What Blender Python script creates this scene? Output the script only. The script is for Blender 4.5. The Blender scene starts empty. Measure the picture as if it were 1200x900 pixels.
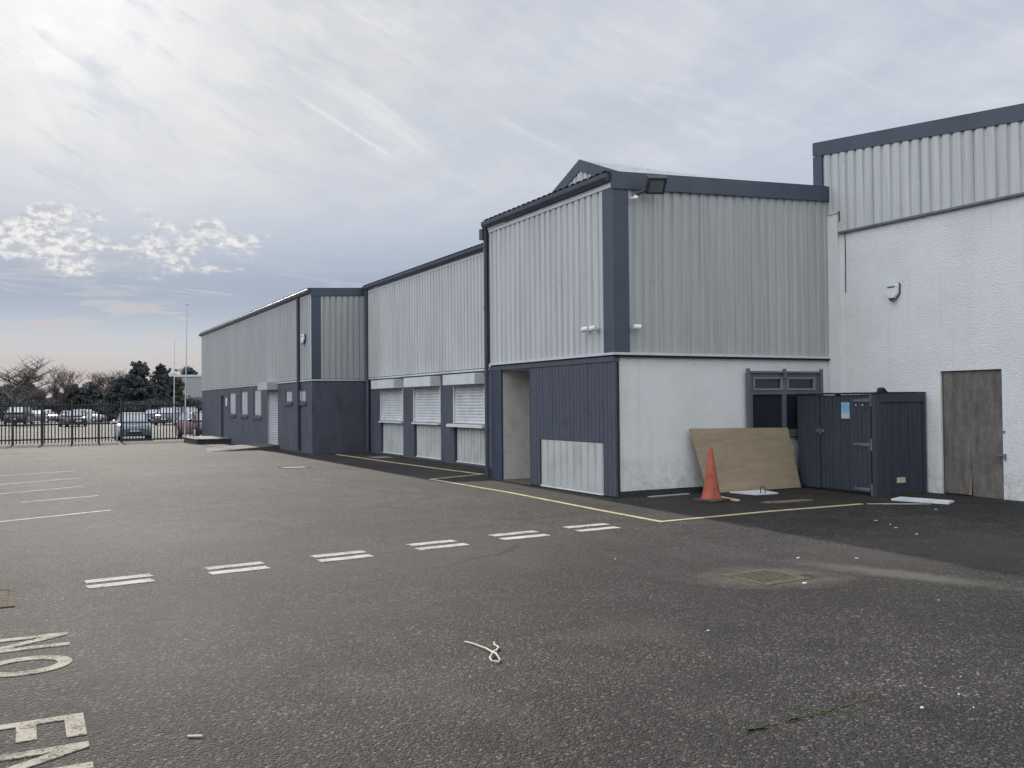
import bpy, bmesh, math, random
from mathutils import Vector, Matrix
random.seed(7)
R = math.radians
sc = bpy.context.scene
COL = sc.collection

# ------------------------------------------------------------------ materials
def new_mat(name):
    m = bpy.data.materials.new(name); m.use_nodes = True
    nt = m.node_tree; b = nt.nodes['Principled BSDF']
    return m, nt, b

def N(nt, t, **kw):
    n = nt.nodes.new(t)
    for k, v in kw.items():
        if k in n.inputs: n.inputs[k].default_value = v
        else: setattr(n, k, v)
    return n

def L(nt, a, b): nt.links.new(a, b)

def coord(nt, scale=(1, 1, 1)):
    tc = N(nt, 'ShaderNodeNewGeometry')
    mp = N(nt, 'ShaderNodeMapping'); mp.inputs['Scale'].default_value = scale
    L(nt, tc.outputs['Position'], mp.inputs['Vector'])
    return mp.outputs['Vector']

def noise(nt, vec, scale, detail=4, rough=.55):
    n = N(nt, 'ShaderNodeTexNoise'); n.inputs['Scale'].default_value = scale
    n.inputs['Detail'].default_value = detail; n.inputs['Roughness'].default_value = rough
    L(nt, vec, n.inputs['Vector']); return n.outputs['Fac']

def ramp(nt, fac, stops):
    r = N(nt, 'ShaderNodeValToRGB'); e = r.color_ramp.elements
    while len(e) < len(stops): e.new(.5)
    for i, (p, c) in enumerate(stops):
        e[i].position = p
        e[i].color = (c, c, c, 1) if isinstance(c, (int, float)) else (*c, 1)
    L(nt, fac, r.inputs['Fac']); return r.outputs['Color']

def mix(nt, fac, a, b, mode='MIX'):
    n = N(nt, 'ShaderNodeMix', data_type='RGBA', blend_type=mode)
    n.clamp_factor = True
    for i, v in ((0, fac), (6, a), (7, b)):
        s = n.inputs[i]
        if hasattr(v, 'links'): L(nt, v, s)
        elif isinstance(v, (int, float)): s.default_value = v if i == 0 else (v, v, v, 1)
        else: s.default_value = (*v, 1)
    return n.outputs[2]

def bump(nt, b, h, strength, dist):
    n = N(nt, 'ShaderNodeBump'); n.inputs['Strength'].default_value = strength
    n.inputs['Distance'].default_value = dist
    L(nt, h, n.inputs['Height']); L(nt, n.outputs['Normal'], b.inputs['Normal'])

def M_simple(name, c, rough=.6, metal=0., var=.12, vscale=3., stretch=(1, 1, 1), spec=.4, bmp=0., bscale=60.):
    """base colour with irregular dirt / wear variation"""
    m, nt, b = new_mat(name)
    v = coord(nt, stretch)
    f = noise(nt, v, vscale, 6, .6)
    lo = tuple(x * (1 - var * 1.6) for x in c); hi = tuple(min(1, x * (1 + var)) for x in c)
    L(nt, ramp(nt, f, [(.3, lo), (.5, c), (.72, hi)]), b.inputs['Base Color'])
    b.inputs['Roughness'].default_value = rough; b.inputs['Metallic'].default_value = metal
    b.inputs['Specular IOR Level'].default_value = spec
    if bmp: bump(nt, b, noise(nt, coord(nt), bscale, 3), bmp, .01)
    return m

def M_cladding(name, c, dirt):
    m, nt, b = new_mat(name)
    def mt(op, a, bb=None):
        n = N(nt, 'ShaderNodeMath', operation=op)
        for s_, v_ in zip(n.inputs, (a, bb)):
            if v_ is None: continue
            if isinstance(v_, (int, float)): s_.default_value = v_
            else: L(nt, v_, s_)
        return n.outputs[0]
    P_ = coord(nt)
    streak = noise(nt, coord(nt, (6, 6, .22)), 2.2, 6, .65)
    patch = noise(nt, coord(nt), .8, 5, .6)
    spots = noise(nt, coord(nt, (1, 1, .6)), 14, 3, .6)
    sp = N(nt, 'ShaderNodeSeparateXYZ'); L(nt, P_, sp.inputs[0])
    t = mt('ADD', sp.outputs[0], sp.outputs[1])
    wn = N(nt, 'ShaderNodeTexWhiteNoise', noise_dimensions='1D'); L(nt, mt('FLOOR', mt('ADD', t, .31)), wn.inputs['W'])
    c1 = ramp(nt, streak, [(.34, tuple(x * .80 for x in c)), (.58, c)])
    c1 = mix(nt, 1., c1, ramp(nt, wn.outputs['Value'], [(0., .93), (1., 1.04)]), 'MULTIPLY')
    c2 = mix(nt, ramp(nt, patch, [(.45, 0.), (.75, .35)]), c1, tuple(x * .82 for x in c))
    # rows of fixings and the lap between sheets
    du = mt('SUBTRACT', mt('FRACT', mt('DIVIDE', t, .4)), .5); dz = mt('SUBTRACT', mt('FRACT', mt('DIVIDE', mt('ADD', sp.outputs[2], .12), 1.12)), .5)
    dist = mt('SQRT', mt('ADD', mt('POWER', mt('MULTIPLY', du, .4), 2), mt('POWER', mt('MULTIPLY', dz, 1.12), 2)))
    c2 = mix(nt, mt('MULTIPLY', mt('LESS_THAN', dist, .011), .5), c2, (.10, .10, .105))
    lap = mt('LESS_THAN', mt('ABSOLUTE', mt('SUBTRACT', mt('FRACT', mt('ADD', t, .31)), .5)), .008)
    c2 = mix(nt, mt('MULTIPLY', lap, .35), c2, (.14, .14, .145))
    c3 = mix(nt, ramp(nt, spots, [(.68, 0.), (.80, dirt)]), c2, (.17, .15, .13))
    L(nt, c3, b.inputs['Base Color'])
    b.inputs['Roughness'].default_value = .45
    b.inputs['Specular IOR Level'].default_value = .4
    bump(nt, b, noise(nt, coord(nt, (1, 1, .4)), 2.5, 2), .35, .025)
    return m

def M_render(name, c):
    """white roughcast"""
    m, nt, b = new_mat(name)
    big = noise(nt, coord(nt), .7, 6, .65)
    fine = noise(nt, coord(nt, (1, 1, 2.2)), 22, 6, .75)
    drip = noise(nt, coord(nt, (5, 5, .3)), 1.6, 5, .65)
    c1 = ramp(nt, big, [(.34, (c[0] * .90, c[1] * .905, c[2] * .90)), (.56, c)])
    c2 = mix(nt, ramp(nt, drip, [(.56, 0.), (.76, .32)]), c1, (c[0] * .70, c[1] * .69, c[2] * .66))
    sepp = N(nt, 'ShaderNodeSeparateXYZ'); L(nt, coord(nt), sepp.inputs[0])
    # splash dirt band rising from the ground: grime, a lasting stain
    mr = N(nt, 'ShaderNodeMapRange'); L(nt, sepp.outputs['Z'], mr.inputs[0])
    mr.inputs[1].default_value = .05; mr.inputs[2].default_value = .75; mr.inputs[3].default_value = 1; mr.inputs[4].default_value = 0
    mm = N(nt, 'ShaderNodeMath', operation='MULTIPLY'); L(nt, mr.outputs[0], mm.inputs[0]); L(nt, ramp(nt, noise(nt, coord(nt), 5, 6, .7), [(.42, 0.), (.7, .75)]), mm.inputs[1])
    c2 = mix(nt, mm.outputs[0], c2, (.36, .35, .32))
    c3 = mix(nt, ramp(nt, fine, [(.30, .45), (.42, 0.)]), c2, tuple(x * .70 for x in c))
    L(nt, c3, b.inputs['Base Color'])
    b.inputs['Roughness'].default_value = .85; b.inputs['Specular IOR Level'].default_value = .25
    bump(nt, b, noise(nt, coord(nt, (1, 1, 1.9)), 20, 8, .74), 1., .030)
    return m

def mulmap(nt, f, a, b):
    n = N(nt, 'ShaderNodeMapRange'); L(nt, f, n.inputs[0]); n.inputs[1].default_value = a; n.inputs[2].default_value = b; return n.outputs[0]

def M_asphalt(name, dark, mid, light, rough=.62, patch_tint=None, chip=1.0, stains=()):
    m, nt, b = new_mat(name)
    v = coord(nt)
    warp = N(nt, 'ShaderNodeTexNoise'); warp.inputs['Scale'].default_value = 60; warp.inputs['Detail'].default_value = 2; L(nt, v, warp.inputs['Vector'])
    vm = N(nt, 'ShaderNodeVectorMath', operation='MULTIPLY_ADD'); L(nt, warp.outputs['Color'], vm.inputs[0]); vm.inputs[1].default_value = (.012, .012, .012); L(nt, v, vm.inputs[2])
    chips = N(nt, 'ShaderNodeTexVoronoi', feature='F1'); chips.inputs['Scale'].default_value = 68 * chip; L(nt, vm.outputs[0], chips.inputs['Vector'])
    big = noise(nt, v, .22, 6, .62); med = noise(nt, v, 2.1, 5, .65); clump = noise(nt, v, 22, 6, .75)
    grit = noise(nt, v, 210 * chip, 2, .7)
    base = ramp(nt, big, [(.38, tuple(x * .85 for x in dark)), (.5, mid), (.62, tuple(x * 1.12 for x in light))])
    base = mix(nt, ramp(nt, med, [(.34, .8), (.58, 0.)]), base, tuple(x * .70 for x in dark))
    base = mix(nt, 1.0, base, ramp(nt, clump, [(.32, .42), (.5, 1.), (.68, 1.5)]), 'MULTIPLY')
    # individual aggregate stones: a random tone for each cell, dark binder between them
    sep = N(nt, 'ShaderNodeSeparateColor'); L(nt, chips.outputs['Color'], sep.inputs[0])
    tone = ramp(nt, sep.outputs[0], [(0., .34), (.4, .7), (.76, 1.2), (.92, 2.0), (.985, 4.4)])
    c = mix(nt, 1.0, base, tone, 'MULTIPLY')
    c = mix(nt, ramp(nt, chips.outputs['Distance'], [(.42, 0.), (.75, .6)]), c, tuple(x * .35 for x in dark))
    c = mix(nt, ramp(nt, grit, [(.36, .6), (.5, 0.)]), c, tuple(x * .45 for x in dark))
    if patch_tint:
        f = noise(nt, coord(nt), .12, 4, .5)
        c = mix(nt, ramp(nt, f, [(.5, 0.), (.62, .6)]), c, patch_tint)
    # old oil drips and dusty drifts
    oil = noise(nt, coord(nt), 1.15, 4, .55)
    c = mix(nt, ramp(nt, oil, [(.64, 0.), (.76, .5)]), c, tuple(x * .5 for x in dark))
    dust = noise(nt, coord(nt, (1.2, .35, 1)), .9, 6, .7)
    c = mix(nt, ramp(nt, dust, [(.52, 0.), (.78, .4)]), c, tuple(x * 1.5 for x in light))
    # hairline cracks, only here and there
    wv = N(nt, 'ShaderNodeTexNoise'); wv.inputs['Scale'].default_value = 1.3; wv.inputs['Detail'].default_value = 5; L(nt, v, wv.inputs['Vector'])
    wm = N(nt, 'ShaderNodeVectorMath', operation='MULTIPLY_ADD'); L(nt, wv.outputs['Color'], wm.inputs[0]); wm.inputs[1].default_value = (.9, .9, 0); L(nt, v, wm.inputs[2])
    ck = N(nt, 'ShaderNodeTexVoronoi', feature='DISTANCE_TO_EDGE'); ck.inputs['Scale'].default_value = .28; L(nt, wm.outputs[0], ck.inputs['Vector'])
    cf = N(nt, 'ShaderNodeMath', operation='MULTIPLY'); L(nt, ramp(nt, ck.outputs['Distance'], [(0., .8), (.0028, .6), (.005, 0.)]), cf.inputs[0]); L(nt, ramp(nt, noise(nt, v, .35, 3), [(.5, 0.), (.58, 1.)]), cf.inputs[1])
    c = mix(nt, cf.outputs[0], c, (.014, .013, .012))
    # dust and dark stains, one the painted dark of the drain hollow, each an ellipse with a broken edge: (x, y, half length, half width, turn, colour, strength)
    for sx, sy, la, lb, tr, sc_, st_ in stains:
        mp = N(nt, 'ShaderNodeMapping', vector_type='TEXTURE'); mp.inputs['Location'].default_value = (sx, sy, 0); mp.inputs['Rotation'].default_value = (0, 0, R(tr)); mp.inputs['Scale'].default_value = (la, lb, 1e3)
        L(nt, v, mp.inputs['Vector']); ln = N(nt, 'ShaderNodeVectorMath', operation='LENGTH'); L(nt, mp.outputs[0], ln.inputs[0])
        ad = N(nt, 'ShaderNodeMath', operation='MULTIPLY_ADD'); L(nt, noise(nt, v, 5, 6, .7), ad.inputs[0]); ad.inputs[1].default_value = 1.1; L(nt, ln.outputs['Value'], ad.inputs[2])
        c = mix(nt, ramp(nt, mulmap(nt, ad.outputs[0], .9, 1.6), [(0., st_), (1., 0.)]), c, sc_)
    L(nt, c, b.inputs['Base Color'])
    b.inputs['Roughness'].default_value = rough; b.inputs['Specular IOR Level'].default_value = .26
    h = N(nt, 'ShaderNodeMath', operation='MULTIPLY_ADD'); L(nt, chips.outputs['Distance'], h.inputs[0]); h.inputs[1].default_value = -1.6
    L(nt, sep.outputs[1], h.inputs[2])
    h2 = N(nt, 'ShaderNodeMath', operation='MULTIPLY_ADD'); L(nt, clump, h2.inputs[0]); h2.inputs[1].default_value = 1.8; L(nt, h.outputs[0], h2.inputs[2])
    bump(nt, b, h2.outputs[0], 1., .0095)
    return m

def M_paint_line(name, c, wear, spec=.12):
    """worn road paint: chips of asphalt show through"""
    m, nt, b = new_mat(name)
    v = coord(nt)
    f = noise(nt, v, 55, 6, .8); g = noise(nt, v, 4.0, 4, .65)
    add = N(nt, 'ShaderNodeMath', operation='MULTIPLY_ADD'); L(nt, g, add.inputs[0]); add.inputs[1].default_value = .5; L(nt, f, add.inputs[2])
    c1 = mix(nt, ramp(nt, add.outputs[0], [(wear - .05, 1.), (wear + .04, 0.)]), c, (.06, .058, .055))
    c2 = mix(nt, ramp(nt, g, [(.4, .35), (.6, 0.)]), c1, tuple(x * .7 for x in c))
    L(nt, c2, b.inputs['Base Color']); b.inputs['Roughness'].default_value = .95; b.inputs['Specular IOR Level'].default_value = spec
    bump(nt, b, f, .7, .008)
    return m

def M_wood(name, c1, c2, axis_scale, scale, rough=.7, swirl=2.5, detail=6, stain=.5, grain=.5):
    m, nt, b = new_mat(name)
    v = coord(nt, axis_scale)
    n1 = noise(nt, v, scale, detail, .6)
    n2 = N(nt, 'ShaderNodeTexNoise'); n2.inputs['Scale'].default_value = scale * 4; n2.inputs['Detail'].default_value = 6
    n2.inputs['Distortion'].default_value = swirl; L(nt, v, n2.inputs['Vector'])
    st = noise(nt, coord(nt), 3.2, 6, .65)
    a = ramp(nt, n1, [(.3, c1), (.7, c2)])
    a = mix(nt, ramp(nt, n2.outputs['Fac'], [(.4, grain), (.56, 0.)]), a, tuple(x * .6 for x in c1))
    a = mix(nt, ramp(nt, st, [(.56, 0.), (.74, stain)]), a, tuple(x * .6 for x in c1))
    L(nt, a, b.inputs['Base Color']); b.inputs['Roughness'].default_value = rough; b.inputs['Specular IOR Level'].default_value = .3
    bump(nt, b, n2.outputs['Fac'], .3, .006)
    return m

def M_glass(name, c=(.015, .018, .025), rough=.06):
    m, nt, b = new_mat(name)
    f = noise(nt, coord(nt), 2., 3)
    L(nt, ramp(nt, f, [(.3, c), (.7, tuple(x * 1.5 for x in c))]), b.inputs['Base Color'])
    b.inputs['Roughness'].default_value = rough; b.inputs['Specular IOR Level'].default_value = .6
    return m

def M_leaf(name, c):
    m, nt, b = new_mat(name)
    f = noise(nt, coord(nt), .9, 4, .7)
    L(nt, ramp(nt, f, [(.3, tuple(x * .6 for x in c)), (.55, c), (.75, tuple(x * 1.5 for x in c))]), b.inputs['Base Color'])
    b.inputs['Roughness'].default_value = .7; b.inputs['Specular IOR Level'].default_value = .2
    return m

CLAD = M_cladding('grey_cladding', (.545, .56, .565), .6)
CLAD_B = M_cladding('grey_cladding_shaded', (.415, .425, .435), .9)  # same cladding, dirtier, with the side face's shade put into the colour
FLASH = M_simple('pale_flashing', (.56, .58, .60), .5, var=.08)
SLATE = M_simple('slate_trim', (.058, .076, .104), .45, var=.10, vscale=1.5)
GUTTER = M_simple('gutter_plastic', (.050, .058, .078), .4, var=.15)
NAVY = M_simple('navy_paint', (.042, .052, .082), .5, var=.15)
WALLP = M_simple('dark_wall_paint', (.074, .081, .108), .65, var=.17, vscale=2.6, stretch=(1, 1, .4), bmp=.25, bscale=45)
BOARD = M_wood('stained_board', (.072, .082, .112), (.090, .100, .130), (1, 9, .5), 3., .6, 1.)
RENDER = M_render('white_roughcast', (.82, .83, .845))
PLASTER = M_simple('bare_plaster', (.53, .52, .49), .9, var=.12, vscale=4, bmp=.3, bscale=60)
PLINTH = M_simple('bitumen_plinth', (.035, .036, .040), .8, var=.4, vscale=12, bmp=.8, bscale=40)
SHUT = M_simple('shutter_white', (.62, .63, .65), .45, var=.10, vscale=2.)
SHUTG = M_simple('shutter_grey', (.44, .45, .47), .45, var=.12, vscale=2.)
STEELP = M_simple('steel_panel', (.47, .485, .48), .45, var=.12, stretch=(1, 1, .5))
ROOFM = M_simple('roof_sheet_grey', (.42, .46, .46), .5, var=.12)
ROOFD = M_simple('roof_sheet_dark', (.050, .054, .064), 1., spec=0., var=.15)
BLACK = M_simple('black_rubber', (.018, .018, .02), .7, var=.3)
DARKIN = M_simple('dark_interior', (.03, .03, .033), .9)
PLY = M_wood('plywood', (.285, .222, .155), (.335, .262, .188), (.35, 1, 2.0), 1.5, .7, .8, 6, .38, .2)
PLYW = M_wood('weathered_plywood', (.105, .094, .086), (.225, .208, .195), (1, 2.4, .75), 3.2, .85, 4.5)
PLYD = M_simple('damp_ply', (.11, .085, .06), .8, var=.3)
SHEDM = M_wood('shed_board', (.042, .051, .070), (.058, .068, .090), (8, 8, .4), 2.5, .6, 1.)
IRON = M_simple('grey_ironwork', (.13, .145, .17), .5, var=.2)
CONEM = M_simple('faded_orange_plastic', (.35, .085, .056), .65, var=.28, vscale=7)
CONEB = M_simple('grimy_rubber', (.06, .055, .05), .85, var=.3, vscale=10)
WHITE = M_simple('white_plastic', (.72, .72, .73), .5, var=.06)
OFFW = M_simple('soiled_white_board', (.60, .61, .66), .6, var=.12, vscale=5)
BLUE = M_simple('blue_plastic', (.03, .05, .22), .4)
FRAMEM = M_simple('window_frame_grey', (.115, .125, .150), .5, var=.12)
GLASS = M_glass('window_glass')
GLASSB = M_glass('blind_glass', (.05, .055, .07), .12)
CONC = M_simple('concrete', (.19, .185, .175), .9, var=.2, vscale=3, bmp=.4)
RUST = M_simple('rusty_iron', (.105, .090, .068), .95, spec=.1, var=.35, vscale=16, bmp=.6)
RUSTD = M_simple('drain_dark', (.012, .011, .010), .9, var=.3)
FENCEM = M_simple('fence_paint_hazed', (.038, .040, .046), .5, var=.2)  # lightened so the colour carries some of the background haze
POLEM = M_simple('flagpole_white', (.55, .56, .60), .4, var=.08)
BARK = M_simple('bark', (.075, .062, .055), .9, var=.3, vscale=5)
TWIG = M_simple('twig', (.12, .10, .095), .9, var=.25)
LEAFC = M_leaf('conifer_hazed', (.070, .080, .082))  # leaf colours from here are lightened to carry the distance haze
LEAFD = M_leaf('evergreen_hazed', (.064, .073, .076))
LEAFH = M_leaf('olive_shrub', (.085, .085, .068))
LEAFB = M_leaf('brown_winter_scrub', (.085, .075, .072))
MOSS = M_leaf('moss', (.055, .058, .022))
ASPH = M_asphalt('asphalt', (.036, .032, .0305), (.0475, .043, .041), (.066, .060, .057), .80, (.070, .063, .058), 1.0,
    [(5.95, 6.3, .75, .55, -20, (.17, .155, .125), .6), (6.25, 6.16, .17, .14, -10, (.012, .011, .010), .9), (7.05, 5.85, .25, 1.1, 18, (.17, .165, .135), .55), (3.0, 10.9, 2.2, .5, 8, (.035, .034, .032), .5), (1.2, 7.9, .9, .6, 10, (.036, .035, .033), .5),  # near-black ellipse paints the dark hollow beside the drain grate
     (3.6, 5.3, .6, .35, 0, (.075, .07, .058), .3), (7.0, 13.5, .25, 3.0, 4, (.035, .034, .033), .4), (6.8, 19., .5, 4., 6, (.04, .039, .038), .45), (5.5, 27., 1.5, .35, 12, (.05, .049, .047), .5), (2.5, 22., .6, 5., -8, (.045, .044, .043), .4)])
ASPH2 = M_asphalt('asphalt_apron', (.045, .042, .038), (.056, .052, .046), (.070, .064, .057), .85, None, 1.4)
PARK = M_asphalt('asphalt_pale', (.15, .145, .135), (.18, .175, .16), (.22, .21, .20), .85)
LINEW = M_paint_line('white_road_paint', (.50, .48, .445), .69)
LINEF = M_paint_line('faded_road_paint', (.56, .54, .50), .70, .4)
LINEB = M_paint_line('worn_road_paint', (.60, .575, .535), .70, .4)
LINEC = M_paint_line('cream_road_paint', (.42, .385, .32), .71)
LINEY = M_paint_line('yellow_road_paint', (.55, .46, .29), .66)

# ------------------------------------------------------------------ mesh helper
class MB:
    def __init__(s): s.bm = bmesh.new()
    def box(s, x0, x1, y0, y1, z0, z1, bev=0.):
        x0, x1 = sorted((x0, x1)); y0, y1 = sorted((y0, y1)); z0, z1 = sorted((z0, z1))
        vs = [s.bm.verts.new(p) for p in ((x0, y0, z0), (x1, y0, z0), (x1, y1, z0), (x0, y1, z0), (x0, y0, z1), (x1, y0, z1), (x1, y1, z1), (x0, y1, z1))]
        fs = [s.bm.faces.new([vs[i] for i in q]) for q in ((3, 2, 1, 0), (4, 5, 6, 7), (0, 1, 5, 4), (1, 2, 6, 5), (2, 3, 7, 6), (3, 0, 4, 7))]
        if bev:
            es = {e for f in fs for e in f.edges}
            bmesh.ops.bevel(s.bm, geom=list(es), offset=bev, segments=2, affect='EDGES', profile=.5)
        return s
    def hexa(s, b4, t4):
        """8-corner solid from bottom loop (ccw from above) and top loop"""
        vb = [s.bm.verts.new(p) for p in b4]; vt = [s.bm.verts.new(p) for p in t4]; n = len(vb)
        s.bm.faces.new(vb[::-1]); s.bm.faces.new(vt)
        for i in range(n): s.bm.faces.new((vb[i], vb[(i + 1) % n], vt[(i + 1) % n], vt[i]))
        return s
    def prism(s, pts, vec):
        v = Vector(vec); return s.hexa(pts, [Vector(p) + v for p in pts])
    def face(s, pts):
        s.bm.faces.new([s.bm.verts.new(p) for p in pts]); return s
    def loft(s, rings, cap=True, closed=True):
        rv = [[s.bm.verts.new(p) for p in r] for r in rings]; n = len(rv[0])
        for a, b in zip(rv, rv[1:]):
            for i in range(n if closed else n - 1): s.bm.faces.new((a[i], a[(i + 1) % n], b[(i + 1) % n], b[i]))
        if cap and closed: s.bm.faces.new(rv[0][::-1]); s.bm.faces.new(rv[-1])
        return s
    def tube(s, pts, rad, n=8, cap=True):
        pts = [Vector(p) for p in pts]; rad = rad if isinstance(rad, (list, tuple)) else [rad] * len(pts)
        rings = []; ref = None
        for i, p in enumerate(pts):
            d = (pts[min(i + 1, len(pts) - 1)] - pts[max(i - 1, 0)]).normalized()
            if ref is None: ref = Vector((1, 0, 0)) if abs(d.x) < .8 else Vector((0, 1, 0))
            a = (ref - d * ref.dot(d)).normalized(); b = d.cross(a); ref = a
            rings.append([p + (a * math.cos(2 * math.pi * k / n) + b * math.sin(2 * math.pi * k / n)) * rad[i] for k in range(n)])
        return s.loft(rings, cap)
    def lathe(s, prof, c=(0, 0, 0), n=24):
        c = Vector(c)
        return s.loft([[c + Vector((r * math.cos(2 * math.pi * k / n), r * math.sin(2 * math.pi * k / n), z)) for k in range(n)] for r, z in prof])
    def ribs(s, o, d, up, nrm, length, h0, h1, pitch=.2, depth=.036, crest=.118, lip=.018, phase=0.):
        """profiled metal sheet: crests and valleys repeat along d, straight along up"""
        o, d, up, nrm = (Vector(v) for v in (o, d, up, nrm))
        prof = []; x = -phase
        while x < length + pitch:
            prof += [(x, 0), (x + lip, depth), (x + lip + crest, depth), (x + 2 * lip + crest, 0)]
            x += pitch
        pr = []
        for (a, b), (c, e) in zip(prof, prof[1:]):
            for t in (0,):
                if 0 <= a <= length: pr.append((a, b))
            for lim in (0, length):
                if a < lim < c: pr.append((lim, b + (e - b) * (lim - a) / (c - a)))
        pr.sort()
        lo = []; hi = []
        for a, b in pr:
            p = o + d * a + nrm * b
            lo.append(s.bm.verts.new(p)); hi.append(s.bm.verts.new(p + up * (h0 + (h1 - h0) * a / length)))
        for i in range(len(pr) - 1): s.bm.faces.new((lo[i], lo[i + 1], hi[i + 1], hi[i]))
        return s
    def slab(s, poly, z0, z1):
        a = sum(poly[i][0] * poly[(i + 1) % len(poly)][1] - poly[(i + 1) % len(poly)][0] * poly[i][1] for i in range(len(poly)))
        if a < 0: poly = poly[::-1]
        return s.hexa([(x, y, z0) for x, y in poly], [(x, y, z1) for x, y in poly])
    def build(s, name, mat, parent=None, smooth=None, local=False, loc=None):
        bmesh.ops.recalc_face_normals(s.bm, faces=s.bm.faces)
        me = bpy.data.meshes.new(name); o = bpy.data.objects.new(name, me); COL.objects.link(o)
        off = Vector((0, 0, 0))
        if parent is not None:
            o.parent = parent
            if not local:
                p = parent
                while p is not None: off = off + p.location; p = p.parent
        elif loc is not None: off = Vector(loc); o.location = off
        if off.length: bmesh.ops.translate(s.bm, verts=s.bm.verts, vec=-off)
        s.bm.to_mesh(me); s.bm.free(); me.materials.append(mat)
        if smooth is not None:
            for p in me.polygons: p.use_smooth = True
            me.set_sharp_from_angle(angle=R(smooth))
        return o

def tag(o, label, cat, group=None):
    o['label'] = label; o['category'] = cat
    if group: o['group'] = group
    return o
def thing(name, label, cat, loc=(0, 0, 0), rz=0, group=None):
    o = bpy.data.objects.new(name, None); COL.objects.link(o); o.location = loc; o.rotation_euler = (0, 0, rz); o.empty_display_size = .2
    return tag(o, label, cat, group)
def structure(o): o['kind'] = 'structure'; return o

GZ = lambda y: 0. if y < 31 else max(-.24, -.0115 * (y - 31))     # the yard falls slightly towards the fence

# ------------------------------------------------------------------ camera (measured from the building's vanishing points)
def cam():
    pi, ro, ya = R(1.136), R(.525), R(27.921)
    fw = Vector((math.sin(ya) * math.cos(pi), math.cos(ya) * math.cos(pi), math.sin(pi)))
    r = Vector((math.cos(ya), -math.sin(ya), 0)); u = r.cross(fw)
    r2 = r * math.cos(ro) - u * math.sin(ro); u2 = u * math.cos(ro) + r * math.sin(ro)
    cd = bpy.data.cameras.new('camera'); co = bpy.data.objects.new('camera', cd); COL.objects.link(co)
    co.matrix_world = Matrix(((r2.x, u2.x, -fw.x, 0), (r2.y, u2.y, -fw.y, 0), (r2.z, u2.z, -fw.z, 1.6), (0, 0, 0, 1)))
    cd.sensor_width = 36; cd.lens = 36 * 1080 / 1200; cd.clip_start = .05; cd.clip_end = 3000
    sc.camera = co
cam()

# ------------------------------------------------------------------ light and sky
AZ, EL = R(2.9), R(23.5)
sd = bpy.data.lights.new('sun', 'SUN'); so = bpy.data.objects.new('sun', sd); COL.objects.link(so)
SUNV = Vector((math.sin(AZ) * math.cos(EL), math.cos(AZ) * math.cos(EL), math.sin(EL)))
so.rotation_euler = (-SUNV).to_track_quat('-Z', 'Y').to_euler(); so.location = (0, 30, 40)
sd.energy = 4.4; sd.angle = R(.7); sd.color = (1, .93, .84)

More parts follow.
